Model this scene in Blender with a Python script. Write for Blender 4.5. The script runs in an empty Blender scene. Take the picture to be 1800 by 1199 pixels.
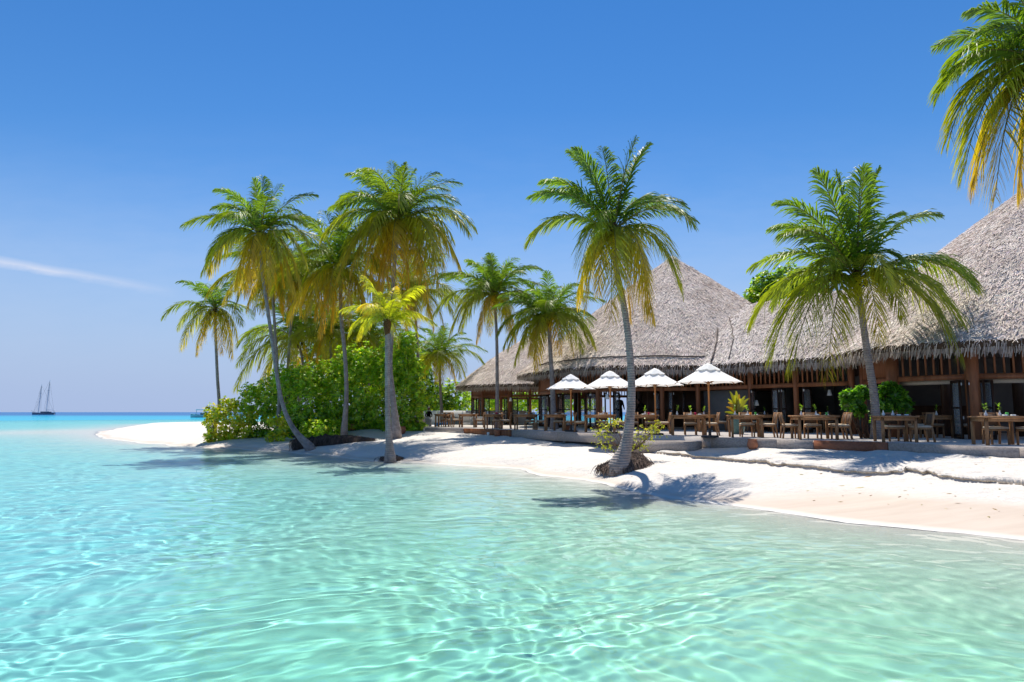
import bpy, math, numpy as np
from math import radians, sin, cos, pi
sc = bpy.context.scene
COL = sc.collection
# ---------------------------------------------------------------- camera, sky, sun
CAMZ = 2.0; F = 1200.0; TILT = radians(5.95)
c = bpy.data.cameras.new('camera'); c.lens = 24; c.sensor_width = 36; c.clip_end = 60000; c.clip_start = .1
cam = bpy.data.objects.new('camera', c); COL.objects.link(cam)
cam.location = (0, 0, CAMZ); cam.rotation_euler = (radians(90) + TILT, 0, 0); sc.camera = cam
SUN_EL = 64
w = bpy.data.worlds.new('World'); sc.world = w; w.use_nodes = True; wn = w.node_tree
sky = wn.nodes.new('ShaderNodeTexSky'); sky.sky_type = 'NISHITA'; sky.sun_disc = False
sky.sun_elevation = radians(SUN_EL); sky.sun_rotation = 0
sky.air_density = 1.0; sky.dust_density = 0.0; sky.ozone_density = 3.0; sky.altitude = 0
bgn = wn.nodes['Background']; bgn.inputs[1].default_value = .10
def wnode(t, **k):
    n = wn.nodes.new(t)
    for a, b in k.items(): setattr(n, a, b)
    return n
hs = wnode('ShaderNodeHueSaturation'); hs.inputs['Saturation'].default_value = 1.31; hs.inputs['Hue'].default_value = .505; hs.inputs['Value'].default_value = 1.0
wn.links.new(sky.outputs[0], hs.inputs['Color'])
# thin cirrus streak, by sky direction
tc = wnode('ShaderNodeTexCoord'); sep = wnode('ShaderNodeSeparateXYZ'); wn.links.new(tc.outputs['Generated'], sep.inputs[0])
def wm(op, a, b=None, cl=False):
    n = wnode('ShaderNodeMath', operation=op, use_clamp=cl)
    for i, v in enumerate((a, b)):
        if v is None: continue
        if isinstance(v, (int, float)): n.inputs[i].default_value = v
        else: wn.links.new(v, n.inputs[i])
    return n.outputs[0]
az = wm('DIVIDE', sep.outputs[0], sep.outputs[1]); el = wm('DIVIDE', sep.outputs[2], sep.outputs[1])
cn = wnode('ShaderNodeCombineXYZ'); wn.links.new(wm('MULTIPLY', az, 4.0), cn.inputs[0]); wn.links.new(wm('MULTIPLY', el, 14.0), cn.inputs[1])
nz = wnode('ShaderNodeTexNoise'); nz.inputs['Scale'].default_value = 3; nz.inputs['Detail'].default_value = 6; nz.inputs['Roughness'].default_value = .6
wn.links.new(cn.outputs[0], nz.inputs['Vector'])
# line el = .215 - .175*(az+.75)
off = wm('SUBTRACT', wm('ADD', el, wm('MULTIPLY', wm('ADD', az, .76), .17)), .222)
off = wm('ADD', off, wm('MULTIPLY', wm('SUBTRACT', nz.outputs[0], .5), .012))
band = wm('SUBTRACT', 1.0, wm('MULTIPLY', wm('ABSOLUTE', off), 105.0), True)
fade = wm('MULTIPLY', wm('SUBTRACT', -.49, az), 5.0, True)
streak = wm('MULTIPLY', wm('MULTIPLY', band, fade), wm('ADD', .28, wm('MULTIPLY', nz.outputs[0], .75)))
veil = wm('MULTIPLY', wm('SUBTRACT', 1.0, wm('MULTIPLY', wm('ABSOLUTE', wm('SUBTRACT', el, .22)), 4.2), True), wm('MULTIPLY', nz.outputs[0], .16))
streak = wm('ADD', streak, veil, True)
mx = wnode('ShaderNodeMix', data_type='RGBA'); wn.links.new(streak, mx.inputs['Factor'])
hz = wnode('ShaderNodeMapRange', interpolation_type='SMOOTHSTEP'); wn.links.new(sep.outputs[2], hz.inputs['Value'])
hz.inputs['From Min'].default_value = .34; hz.inputs['From Max'].default_value = .0; hz.inputs['To Min'].default_value = 0; hz.inputs['To Max'].default_value = .97
mh = wnode('ShaderNodeMix', data_type='RGBA'); wn.links.new(hz.outputs[0], mh.inputs['Factor']); wn.links.new(hs.outputs[0], mh.inputs['A']); mh.inputs['B'].default_value = (3.0, 3.9, 6.0, 1)
wn.links.new(mh.outputs['Result'], mx.inputs['A']); mx.inputs['B'].default_value = (5.6, 6.0, 7.2, 1)
wn.links.new(mx.outputs['Result'], bgn.inputs[0])
l = bpy.data.lights.new('sun', 'SUN'); l.energy = 5.0; l.angle = radians(.5); l.color = (1, .94, .84)
sun = bpy.data.objects.new('sun', l); COL.objects.link(sun); sun.rotation_euler = (radians(-(90 - SUN_EL)), 0, radians(1.5)); sun.location = (0, 60, 90)
l.cycles.is_caustics_light = True
sc.view_settings.view_transform = 'Standard'; sc.view_settings.look = 'None'; sc.view_settings.exposure = .36; sc.view_settings.gamma = 1
sc.cycles.max_bounces = 12; sc.cycles.transmission_bounces = 8; sc.cycles.transparent_max_bounces = 12
sc.cycles.sample_clamp_indirect = 4; sc.cycles.blur_glossy = 1.0; sc.cycles.use_denoising = True

# ---------------------------------------------------------------- helpers
rng = np.random.default_rng(7)
def ray(u, v):
    a, b = u - 900, -(v - 599.5)
    return np.array([a, F*cos(TILT) - b*sin(TILT), F*sin(TILT) + b*cos(TILT)])
def P(u, v, y):
    d = ray(u, v); t = y/d[1]; return np.array([d[0]*t, y, CAMZ + d[2]*t])
def PZ(u, v, z):
    d = ray(u, v); t = (z - CAMZ)/d[2]; return np.array([d[0]*t, d[1]*t, z])
def tag(o, label=None, cat=None, group=None, kind=None):
    for k, v in (('label', label), ('category', cat), ('group', group), ('kind', kind)):
        if v is not None: o[k] = v
    return o
class MB:
    def __init__(s): s.v = []; s.f = []; s.c = []; s.n = 0; s.m = []
    def add(s, v, f, c=None, m=0):
        v = np.asarray(v, float).reshape(-1, 3)
        s.v.append(v); s.f += [tuple(int(i) + s.n for i in q) for q in f]; s.m += [m]*len(f); s.n += len(v)
        c = (1, 1, 1) if c is None else c
        c = np.asarray(c, float)
        s.c.append(np.tile(c, (len(v), 1)) if c.ndim == 1 else c)
    def bulk(s, v, f, c):      # f already an array (n,4) or (n,3)
        s.v.append(v); s.f += (f + s.n).tolist(); s.m += [0]*len(f); s.n += len(v); s.c.append(c)
    def box(s, x0, x1, y0, y1, z0, z1, c=None, m=0):
        v = [(x, y, z) for z in (z0, z1) for y in (y0, y1) for x in (x0, x1)]
        s.add(v, [(0, 2, 3, 1), (4, 5, 7, 6), (0, 1, 5, 4), (2, 6, 7, 3), (0, 4, 6, 2), (1, 3, 7, 5)], c, m)
    def beam(s, a, b, w, h, up=(0, 0, 1), c=None):    # box from a to b, w across, h along up
        a = np.array(a, float); b = np.array(b, float); t = b - a; t /= np.linalg.norm(t)
        up = np.array(up, float); x = np.cross(t, up)
        if np.linalg.norm(x) < 1e-5: x = np.cross(t, (0, 1, 0.))
        x /= np.linalg.norm(x); y = np.cross(x, t)
        v = [p + x*i*w/2 + y*j*h/2 for p in (a, b) for (i, j) in ((-1, -1), (1, -1), (1, 1), (-1, 1))]
        s.add(v, [(0, 1, 2, 3), (7, 6, 5, 4), (0, 4, 5, 1), (1, 5, 6, 2), (2, 6, 7, 3), (3, 7, 4, 0)], c)
    def tube(s, pts, r, n=8, c=None, cap=True):
        pts = np.asarray(pts, float); r = np.broadcast_to(r, (len(pts),)); T = np.gradient(pts, axis=0)
        T /= np.linalg.norm(T, axis=1)[:, None] + 1e-9
        x = np.cross(T[0], (0, 1, 0)) if abs(T[0][1]) < .9 else np.cross(T[0], (1, 0, 0)); vs = []
        for p, t, q in zip(pts, T, r):
            x = x - t*np.dot(x, t); x /= np.linalg.norm(x); y = np.cross(t, x)
            vs += [p + q*(cos(k*2*pi/n)*x + sin(k*2*pi/n)*y) for k in range(n)]
        f = [(i*n + k, i*n + (k+1) % n, (i+1)*n + (k+1) % n, (i+1)*n + k) for i in range(len(pts)-1) for k in range(n)]
        if cap: f += [tuple(range(n))[::-1], tuple(range((len(pts)-1)*n, len(pts)*n))]
        if c is not None and np.ndim(c) == 2: c = np.repeat(c, n, 0)
        s.add(vs, f, c)
    def lathe(s, prof, o=(0, 0, 0), n=16, c=None):
        s_ = [(o[0] + r*cos(k*2*pi/n), o[1] + r*sin(k*2*pi/n), o[2] + z) for r, z in prof for k in range(n)]
        f = [(i*n + k, i*n + (k+1) % n, (i+1)*n + (k+1) % n, (i+1)*n + k) for i in range(len(prof)-1) for k in range(n)]
        s.add(s_, f + [tuple(range(n))[::-1]], c)
    def build(s, name, mat, parent=None, smooth=False):
        me = bpy.data.meshes.new(name)
        V = np.concatenate(s.v) if s.v else np.zeros((0, 3)); C_ = np.concatenate(s.c)
        me.vertices.add(len(V)); me.vertices.foreach_set('co', V.astype('f').ravel())
        ln = np.array([len(q) for q in s.f]); fl = np.fromiter((i for q in s.f for i in q), int, ln.sum())
        me.loops.add(len(fl)); me.loops.foreach_set('vertex_index', fl); me.polygons.add(len(s.f))
        me.polygons.foreach_set('loop_start', np.concatenate([[0], np.cumsum(ln)[:-1]]))
        ca = me.color_attributes.new('tint', 'FLOAT_COLOR', 'POINT')
        ca.data.foreach_set('color', np.hstack([C_, np.ones((len(C_), 1))]).astype('f').ravel())
        me.update(calc_edges=True)
        mats = mat if isinstance(mat, (list, tuple)) else [mat]
        for q in mats: me.materials.append(q)
        if len(mats) > 1: me.polygons.foreach_set('material_index', np.array(s.m, 'i'))
        if smooth: me.shade_smooth()
        o = bpy.data.objects.new(name, me); COL.objects.link(o)
        if parent is not None: o.parent = parent
        return o
def empty(name, loc=(0, 0, 0), rz=0, s=1):
    o = bpy.data.objects.new(name, None); COL.objects.link(o); o.location = [float(q) for q in loc]; o.rotation_euler.z = rz
    o.scale = (s, s, s); o.empty_display_size = .2; return o
def thing(name, label, cat, loc=(0, 0, 0), rz=0, group=None, s=1):
    return tag(empty(name, loc, rz, s), label, cat, group)
def copy_tree(o, parent=None):
    c_ = o.copy(); COL.objects.link(c_); c_.parent = parent
    for ch in list(o.children): copy_tree(ch, c_)
    return c_
def setc(o, g):     # place
    o.location = [float(q) for q in g]; return o

# ---------------------------------------------------------------- materials
M = {}
def mat(name): 
    m = bpy.data.materials.new(name); m.use_nodes = True; M[name] = m; return m, m.node_tree, m.node_tree.nodes['Principled BSDF']
def N(nt, t, **k):
    n = nt.nodes.new(t)
    for a, b in k.items(): setattr(n, a, b)
    return n
def ramp(nt, fac, stops):
    r = N(nt, 'ShaderNodeValToRGB'); nt.links.new(fac, r.inputs[0]); e = r.color_ramp.elements
    while len(e) < len(stops): e.new(.5)
    for q, (p, c_) in zip(e, stops): q.position = p; q.color = (*c_, 1)
    return r.outputs[0]
def math_(nt, op, a, b=None, cl=False):
    n = N(nt, 'ShaderNodeMath', operation=op, use_clamp=cl)
    for i, v in enumerate((a, b)):
        if v is None: continue
        if isinstance(v, (int, float)): n.inputs[i].default_value = v
        else: nt.links.new(v, n.inputs[i])
    return n.outputs[0]
def mixc(nt, f, a, b, bt='MIX'):
    n = N(nt, 'ShaderNodeMix', data_type='RGBA', blend_type=bt)
    for k, v in (('Factor', f), ('A', a), ('B', b)):
        if isinstance(v, tuple): n.inputs[k].default_value = (*v, 1)
        elif isinstance(v, (int, float)): n.inputs[k].default_value = v
        else: nt.links.new(v, n.inputs[k])
    return n.outputs['Result']
def noise(nt, scale, detail=4, rough=.6, vec=None, stretch=None):
    n = N(nt, 'ShaderNodeTexNoise'); n.inputs['Scale'].default_value = scale; n.inputs['Detail'].default_value = detail; n.inputs['Roughness'].default_value = rough
    if vec is None: vec = N(nt, 'ShaderNodeTexCoord').outputs['Object']
    if stretch:
        mp = N(nt, 'ShaderNodeMapping'); mp.inputs['Scale'].default_value = stretch; nt.links.new(vec, mp.inputs[0]); vec = mp.outputs[0]
    nt.links.new(vec, n.inputs['Vector']); return n.outputs[0]
def bump(nt, b, h, s=.3, d=.02):
    n = N(nt, 'ShaderNodeBump'); n.inputs['Strength'].default_value = s; n.inputs['Distance'].default_value = d
    nt.links.new(h, n.inputs['Height']); nt.links.new(n.outputs[0], b.inputs['Normal'])
def tintmat(name, base, var=.35, rough=.8, scale=8, stretch=None, bs=.3, bd=.01, spec=.3, detail=5):
    """base colour times the mesh's tint, broken up by noise"""
    m, nt, b = mat(name); n = noise(nt, scale, detail, .65, None, stretch)
    a = N(nt, 'ShaderNodeAttribute', attribute_name='tint')
    lo = tuple(x*(1-var) for x in base); hi = tuple(min(1, x*(1+var)) for x in base)
    cc = mixc(nt, 1.0, ramp(nt, n, [(.3, lo), (.7, hi)]), a.outputs['Color'], 'MULTIPLY')
    nt.links.new(cc, b.inputs['Base Color']); b.inputs['Roughness'].default_value = rough; b.inputs['Specular IOR Level'].default_value = spec
    if bs: bump(nt, b, n, bs, bd)
    return m
tintmat('wood', (.27, .10, .042), .35, .55, 6, (1, 1, .15), .2)
tintmat('dark_wood', (.055, .026, .014), .4, .45, 6, (1, 1, .15), .2)
tintmat('teak', (.34, .175, .08), .3, .6, 9, (1, 1, .3), .2)
tintmat('weathered', (.36, .31, .28), .3, .8, 5, (.4, 4, 4), .4)
tintmat('deck_boards', (.60, .545, .50), .15, .85, 3, None, .2)
tintmat('red_board', (.30, .11, .055), .25, .6, 5, (.3, 4, 4), .2)
tintmat('wicker', (.12, .075, .05), .35, .7, 60, None, .5)
tintmat('cushion', (.58, .47, .35), .08, .9, 20, None, .1)
tintmat('terracotta', (.38, .15, .08), .3, .8, 7, None, .3)
tintmat('teal_glaze', (.12, .22, .2), .3, .35, 6, None, .1)
tintmat('dark_pot', (.07, .05, .055), .3, .5, 6, None, .2)
tintmat('grey_weave', (.36, .37, .38), .15, .8, 40, None, .3)
tintmat('blue_cloth', (.05, .2, .45), .2, .9, 10, None, .1)
tintmat('teal_cloth', (.06, .28, .34), .2, .9, 10, None, .1)
tintmat('white_paint', (.78, .78, .76), .05, .5, 10, None, 0)
tintmat('ceramic', (.8, .8, .8), .03, .25, 10, None, 0, spec=.5)
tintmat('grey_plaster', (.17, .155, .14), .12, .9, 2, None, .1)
tintmat('dark_cloth', (.012, .012, .015), .3, .9, 10, None, 0)
tintmat('skin', (.25, .13, .08), .1, .6, 10, None, 0)
tintmat('iron', (.03, .03, .032), .3, .5, 10, None, 0)
tintmat('hull_dark_hazed', (.15, .19, .25), .2, .4, .5, None, 0)  # dark hull lifted to blue grey: distance haze is put into the colour
tintmat('mast_hazed', (.2, .4, .55), .1, .5, 1, None, 0)  # blue of the far masts is haze painted into their colour
tintmat('hull_pale', (.35, .62, .6), .1, .4, .5, None, 0)
tintmat('steel', (.55, .55, .57), .1, .35, 3, None, 0)
tintmat('orange', (.8, .25, .02), .1, .3, 10, None, 0)
tintmat('green_glass', (.12, .5, .1), .1, .2, 10, None, 0)
tintmat('magenta', (.5, .02, .1), .2, .6, 10, None, 0)
tintmat('roots', (.085, .062, .052), .5, .95, 14, None, .8, .03)
tintmat('drift', (.3, .2, .12), .5, .9, 14, None, .8, .03)
# palm trunk: ringed grey bark
m, nt, b = mat('palm_bark'); tcn = N(nt, 'ShaderNodeTexCoord'); wv = N(nt, 'ShaderNodeTexWave', wave_type='BANDS', bands_direction='Z')
wv.inputs['Scale'].default_value = 4.2; wv.inputs['Distortion'].default_value = 1.6; wv.inputs['Detail'].default_value = 3; wv.inputs['Detail Scale'].default_value = 2
nt.links.new(tcn.outputs['Object'], wv.inputs['Vector']); n1 = noise(nt, 5, 6)
a = N(nt, 'ShaderNodeAttribute', attribute_name='tint')
cc = mixc(nt, .28, ramp(nt, n1, [(.3, (.16, .125, .115)), (.7, (.42, .36, .33))]), ramp(nt, wv.outputs['Fac'], [(0, (.15, .12, .11)), (.3, (.36, .31, .29))]))
nt.links.new(mixc(nt, 1.0, cc, a.outputs['Color'], 'MULTIPLY'), b.inputs['Base Color']); b.inputs['Roughness'].default_value = .9
bump(nt, b, math_(nt, 'ADD', wv.outputs['Fac'], n1), .6, .03)
# leaves: diffuse + translucent + gloss, colour from tint
def leafmat(name, tr=.45, gl=.10, rough=.35, var=.25, tt=(1.5, 1.5, .5)):
    m, nt, b = mat(name); nt.nodes.remove(b); out = nt.nodes['Material Output']
    a = N(nt, 'ShaderNodeAttribute', attribute_name='tint')
    n = noise(nt, 2.5, 3); cc = mixc(nt, 1.0, a.outputs['Color'], ramp(nt, n, [(.3, (1-var,)*3), (.7, (1+var,)*3)]), 'MULTIPLY')
    d = N(nt, 'ShaderNodeBsdfDiffuse'); t = N(nt, 'ShaderNodeBsdfTranslucent'); g = N(nt, 'ShaderNodeBsdfGlossy'); g.inputs['Roughness'].default_value = rough
    nt.links.new(cc, d.inputs[0]); tcx = mixc(nt, 1.0, cc, tt, 'MULTIPLY'); nt.links.new(tcx, t.inputs[0])
    m1 = N(nt, 'ShaderNodeMixShader'); m1.inputs[0].default_value = tr; nt.links.new(d.outputs[0], m1.inputs[1]); nt.links.new(t.outputs[0], m1.inputs[2])
    m2 = N(nt, 'ShaderNodeMixShader'); m2.inputs[0].default_value = gl; nt.links.new(m1.outputs[0], m2.inputs[1]); nt.links.new(g.outputs[0], m2.inputs[2])
    nt.links.new(m2.outputs[0], out.inputs[0]); return m
leafmat('palm_leaf', .52, .05, .42); leafmat('shrub_leaf', .52, .05, .4, tt=(1.65, 1.7, .5)); leafmat('canvas', .22, .0, tt=(1, .98, .94), var=.03)
# thatch: tint per tuft
m, nt, b = mat('thatch'); a = N(nt, 'ShaderNodeAttribute', attribute_name='tint'); n = noise(nt, 9, 5, .7); n2 = noise(nt, .7, 3)
cc = mixc(nt, 1.0, a.outputs['Color'], ramp(nt, n, [(.3, (.78, .76, .74)), (.7, (1.0, 1.0, 1.0))]), 'MULTIPLY')
cc = mixc(nt, 1.0, cc, ramp(nt, n2, [(.35, (.84, .81, .79)), (.65, (1.0, 1.0, 1.0))]), 'MULTIPLY')
nt.links.new(cc, b.inputs['Base Color']); b.inputs['Roughness'].default_value = 1; b.inputs['Specular IOR Level'].default_value = .1
# sand
m, nt, b = mat('sand'); g = N(nt, 'ShaderNodeNewGeometry'); sp = N(nt, 'ShaderNodeSeparateXYZ'); nt.links.new(g.outputs['Position'], sp.inputs[0])
pos = g.outputs['Position']; nA = noise(nt, .5, 3, .5, pos); nB = noise(nt, 7, 6, .7, pos); nC = noise(nt, 1.6, 5, .6, pos)
zz = math_(nt, 'ADD', sp.outputs[2], math_(nt, 'MULTIPLY', math_(nt, 'SUBTRACT', nA, .5), .22))
mr = N(nt, 'ShaderNodeMapRange'); nt.links.new(sp.outputs[0], mr.inputs['Value']); mr.inputs['From Min'].default_value = 4; mr.inputs['From Max'].default_value = 7.5; mr.inputs['To Min'].default_value = .02; mr.inputs['To Max'].default_value = .27
wet = math_(nt, 'SUBTRACT', 1.0, math_(nt, 'MULTIPLY', math_(nt, 'SUBTRACT', zz, mr.outputs[0]), 9.0), True)
und = math_(nt, 'MULTIPLY', math_(nt, 'SUBTRACT', .045, sp.outputs[2]), 14.0, True)
wet = math_(nt, 'MULTIPLY', wet, math_(nt, 'SUBTRACT', 1.0, und))
at = N(nt, 'ShaderNodeAttribute', attribute_name='tint')
dry = ramp(nt, nB, [(.25, (.58, .535, .49)), (.6, (.67, .63, .585))])
wetc = ramp(nt, noise(nt, 1.2, 5, .6, pos, (.5, 2.5, 1)), [(.3, (.50, .41, .335)), (.7, (.58, .49, .41))])
cc = mixc(nt, wet, dry, wetc)
cc = mixc(nt, und, cc, (.74, .73, .67))
cc = mixc(nt, 1.0, cc, at.outputs['Color'], 'MULTIPLY')
spk = math_(nt, 'MULTIPLY', math_(nt, 'SUBTRACT', noise(nt, 5.0, 2, .5, pos), .74), 14.0, True)
cc = mixc(nt, math_(nt, 'MULTIPLY', spk, .35), cc, (.35, .27, .2))
nt.links.new(cc, b.inputs['Base Color'])
rr = math_(nt, 'SUBTRACT', 1.0, math_(nt, 'MULTIPLY', wet, .35)); nt.links.new(rr, b.inputs['Roughness']); b.inputs['Specular IOR Level'].default_value = .25
hb = math_(nt, 'ADD', math_(nt, 'MULTIPLY', nC, 1.0), math_(nt, 'MULTIPLY', nB, .35))
bp = N(nt, 'ShaderNodeBump'); nt.links.new(hb, bp.inputs['Height']); bp.inputs['Distance'].default_value = .16
nt.links.new(math_(nt, 'MULTIPLY', math_(nt, 'SUBTRACT', 1.0, math_(nt, 'ADD', wet, und, True)), .8), bp.inputs['Strength']); nt.links.new(bp.outputs[0], b.inputs['Normal'])
# water: clear refracting sheet whose tint follows the depth of water under it; open sea scatters blue
m, nt, b = mat('sea_water'); nt.nodes.remove(b); out = nt.nodes['Material Output']
at = N(nt, 'ShaderNodeAttribute', attribute_name='tint')
dp = N(nt, 'ShaderNodeAttribute', attribute_name='deep')
rf = N(nt, 'ShaderNodeBsdfRefraction'); rf.inputs['Roughness'].default_value = 0; rf.inputs['IOR'].default_value = 1.33
nt.links.new(at.outputs['Color'], rf.inputs['Color'])
gl = N(nt, 'ShaderNodeBsdfGlossy'); gl.inputs['Roughness'].default_value = .03; gl.inputs['Color'].default_value = (.95, .98, 1, 1)
fr = N(nt, 'ShaderNodeFresnel'); fr.inputs['IOR'].default_value = 1.33
gw = N(nt, 'ShaderNodeNewGeometry'); pw = gw.outputs['Position']
wn1 = noise(nt, 2.2, 4, .6, pw, (1, 1.6, 1)); wn2 = noise(nt, .35, 4, .6, pw, (1, 2.0, 1))
bw = N(nt, 'ShaderNodeBump'); bw.inputs['Distance'].default_value = .06; bw.inputs['Strength'].default_value = .5
nt.links.new(math_(nt, 'ADD', wn1, math_(nt, 'MULTIPLY', wn2, 3.0)), bw.inputs['Height'])
rp = N(nt, 'ShaderNodeAttribute', attribute_name='ripple'); nt.links.new(math_(nt, 'MULTIPLY', rp.outputs['Fac'], .5), bw.inputs['Strength'])
nt.links.new(bw.outputs[0], gl.inputs['Normal']); nt.links.new(bw.outputs[0], rf.inputs['Normal']); nt.links.new(bw.outputs[0], fr.inputs['Normal'])
df = N(nt, 'ShaderNodeBsdfDiffuse')
nt.links.new(ramp(nt, dp.outputs['Fac'], [(0, (.10, .55, .62)), (.45, (.02, .36, .52)), (1, (.01, .12, .32))]), df.inputs['Color'])
mA = N(nt, 'ShaderNodeMixShader'); nt.links.new(math_(nt, 'MULTIPLY', dp.outputs['Fac'], 2.2, True), mA.inputs[0]); nt.links.new(rf.outputs[0], mA.inputs[1]); nt.links.new(df.outputs[0], mA.inputs[2])
ff = math_(nt, 'MINIMUM', math_(nt, 'MULTIPLY', fr.outputs[0], .75), .32)
mB = N(nt, 'ShaderNodeMixShader'); nt.links.new(ff, mB.inputs[0]); nt.links.new(mA.outputs[0], mB.inputs[1]); nt.links.new(gl.outputs[0], mB.inputs[2])
nt.links.new(mB.outputs[0], out.inputs[0])
# glass
m, nt, b = mat('pane_glass'); b.inputs['Base Color'].default_value = (.55, .6, .62, 1); b.inputs['Roughness'].default_value = .05; b.inputs['Alpha'].default_value = .3

# ---------------------------------------------------------------- terrain
SH = np.array([(26, -6), (14, 4.5), (10.2, 8.0), (8.1, 10.6), (6.9, 11.9), (5.6, 13.6), (4.6, 15.4), (3.5, 16.9), (1.8, 20.3), (0.3, 24.4), (-2.2, 26.4), (-4.6, 27.6), (-7.3, 30.2), (-10.3, 33.9),
               (-13.6, 36.5), (-17.5, 39.0), (-23, 44), (-29, 50), (-35, 58), (-41, 68), (-49, 86), (-60, 112), (-58, 128), (-34, 122), (-14, 100), (10, 84), (60, 80), (95, 30), (80, -20)], float)
def sdist(X, Y):
    """signed distance to the shoreline, + on land"""
    sh = X.shape; p = np.stack([X.ravel(), Y.ravel()], 1); best = np.full(len(p), 1e18); ins = np.zeros(len(p), bool)
    n = len(SH)
    for i in range(n):
        a, b = SH[i], SH[(i+1) % n]; ab = b - a
        t = np.clip(((p - a) @ ab)/(ab @ ab), 0, 1); d = p - a - t[:, None]*ab
        best = np.minimum(best, (d**2).sum(1))
        cr = ((a[1] > p[:, 1]) != (b[1] > p[:, 1])); xx = a[0] + (p[:, 1] - a[1])/(b[1] - a[1] + 1e-12)*ab[0]
        ins ^= cr & (p[:, 0] < xx)
    d = np.sqrt(best); return np.where(ins, d, -d).reshape(sh)
def lat(X, Y, s, seed):
    r = np.random.default_rng(seed); out = 0*X
    for k in range(9):
        a = r.random()*6.28; f = (.5 + r.random())*6.28/s; out = out + np.sin(f*(cos(a)*X + sin(a)*Y) + r.random()*6.28)
    return out/3.2
def sm(a, b, x): t = np.clip((x - a)/(b - a), 0, 1); return t*t*(3 - 2*t)
def height(X, Y, fine=True):
    X = np.asarray(X, float); Y = np.asarray(Y, float)
    d = sdist(X, Y) + .25*lat(X, Y, 5, 1)*sm(8, 14, Y)
    land = np.interp(d, [0, .5, 2.2, 4.3, 6.6, 10, 60], [0, .07, .33, .52, .86, .96, 1.0])
    right = sm(3.2, 4.6, X)*(1 - sm(12, 14, X))
    land = land + .13*sm(0, 1.2, d)*(1 - sm(2.5, 7, d))*(1 - sm(4, 7, X))*(1 - sm(34, 45, Y))
    ds = d + .22*lat(X, Y, 1.6, 3) + .06*lat(X, Y, .4, 4)
    land = land + right*(.125*sm(4.28, 4.40, ds)*np.interp(ds, [4.4, 7.2], [1, .3]))
    cap = .30 + .75*sm(72, 46, Y + .25*X*0) 
    land = np.minimum(land, cap + .0*X)
    # mound under the shrubs
    mo = np.exp(-(((X + 10)/6)**2 + ((Y - 42)/4.5)**2)); land = land + .18*mo*sm(2, 7, d)
    bx = lat(X, Y, .9, 5)*.010 + lat(X, Y, .35, 6)*.006
    land = land + bx*sm(2.2, 5.0, d) + .02*lat(X, Y, 3, 8)*sm(0.3, 3, d)
    off = -(1.25*(1 - np.exp(d/7.0)) + .0)*(d < 0)
    far = -3.5*sm(60, 200, -d)
    off = off + far + .05*lat(X, Y, 6, 9)*sm(1, 6, -d)
    # shallow bar off the spit
    bar = np.exp(-(((X + 47)/14)**2 + ((Y - 70)/16)**2)); off = off*(1 - .8*bar)
    # under the deck
    z = np.where(d >= 0, land, off)
    z = np.where(insidedeck(X, Y), np.minimum(z, .93), z)
    return z
EDGE = np.array([(14.4, 13.2), (12.05, 16.35), (10.3, 19.6), (8.25, 21.4), (6.75, 23.25), (4.4, 26.1), (2.0, 29.6), (-.14, 33), (-2.4, 36.0), (-4.95, 38.8)])
def insidedeck(X, Y):
    xe = np.interp(Y, EDGE[:, 1], EDGE[:, 0]); return (X > xe + .12) & (Y > 13.4) & (Y < 38.6) & (X < 40)
def gz(x, y): return float(height(np.array([x]), np.array([y]))[0])
def G(u, v, zg=None):
    """point of the terrain under pixel u, v"""
    ys = np.geomspace(8, 140, 900); d = ray(u, v); x = d[0]/d[1]*ys; z = CAMZ + d[2]/d[1]*ys
    h = height(x, ys); i = int(np.argmax(h > z)); 
    return np.array([x[i], ys[i], h[i]])
def gridmesh(name, U, D, y0, zf, mat_, attrs):
    X = D[:, None]*U[None, :]; Y = np.repeat(D[:, None] + y0, len(U), 1); Z = zf(X, Y)
    n, k = X.shape; me = bpy.data.meshes.new(name); me.vertices.add(n*k)
    me.vertices.foreach_set('co', np.stack([X, Y, Z], -1).astype('f').ravel())
    i = np.arange(n*k).reshape(n, k); f = np.stack([i[:-1, :-1], i[:-1, 1:], i[1:, 1:], i[1:, :-1]], -1).reshape(-1)
    me.loops.add(len(f)); me.loops.foreach_set('vertex_index', f); me.polygons.add(len(f)//4); me.polygons.foreach_set('loop_start', np.arange(0, len(f), 4))
    for nm, fn in attrs.items():
        A = fn(X, Y, Z)
        if A.ndim == 3:
            ca = me.color_attributes.new(nm, 'FLOAT_COLOR', 'POINT'); ca.data.foreach_set('color', np.concatenate([A, np.ones(A.shape[:2] + (1,))], -1).astype('f').ravel())
        else:
            ca = me.attributes.new(nm, 'FLOAT', 'POINT'); ca.data.foreach_set('value', A.astype('f').ravel())
    me.update(calc_edges=True); me.shade_smooth(); me.materials.append(mat_)
    o = bpy.data.objects.new(name, me); COL.objects.link(o); return o
def sandtint(X, Y, Z):
    t = np.ones(X.shape + (3,)); d = sdist(X, Y)
    r = sm(3.2, 4.6, X)*(1 - sm(12, 14, X)); ds = d + .22*lat(X, Y, 1.6, 3) + .06*lat(X, Y, .4, 4)
    k = 0*r[..., None]
    return t*(1 - k) + k*np.array([.86, .74, .60])
Ds = np.concatenate([np.geomspace(1.5, 9, 60)[:-1], np.geomspace(9, 30, 760)[:-1], np.geomspace(30, 60, 260)[:-1], np.geomspace(60, 190, 130), np.geomspace(200, 4000, 40)])
sand = gridmesh('sand', np.linspace(-1.35, 1.35, 900), Ds, -8, height, M['sand'], {'tint': sandtint})
tag(sand, kind='structure')
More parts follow.
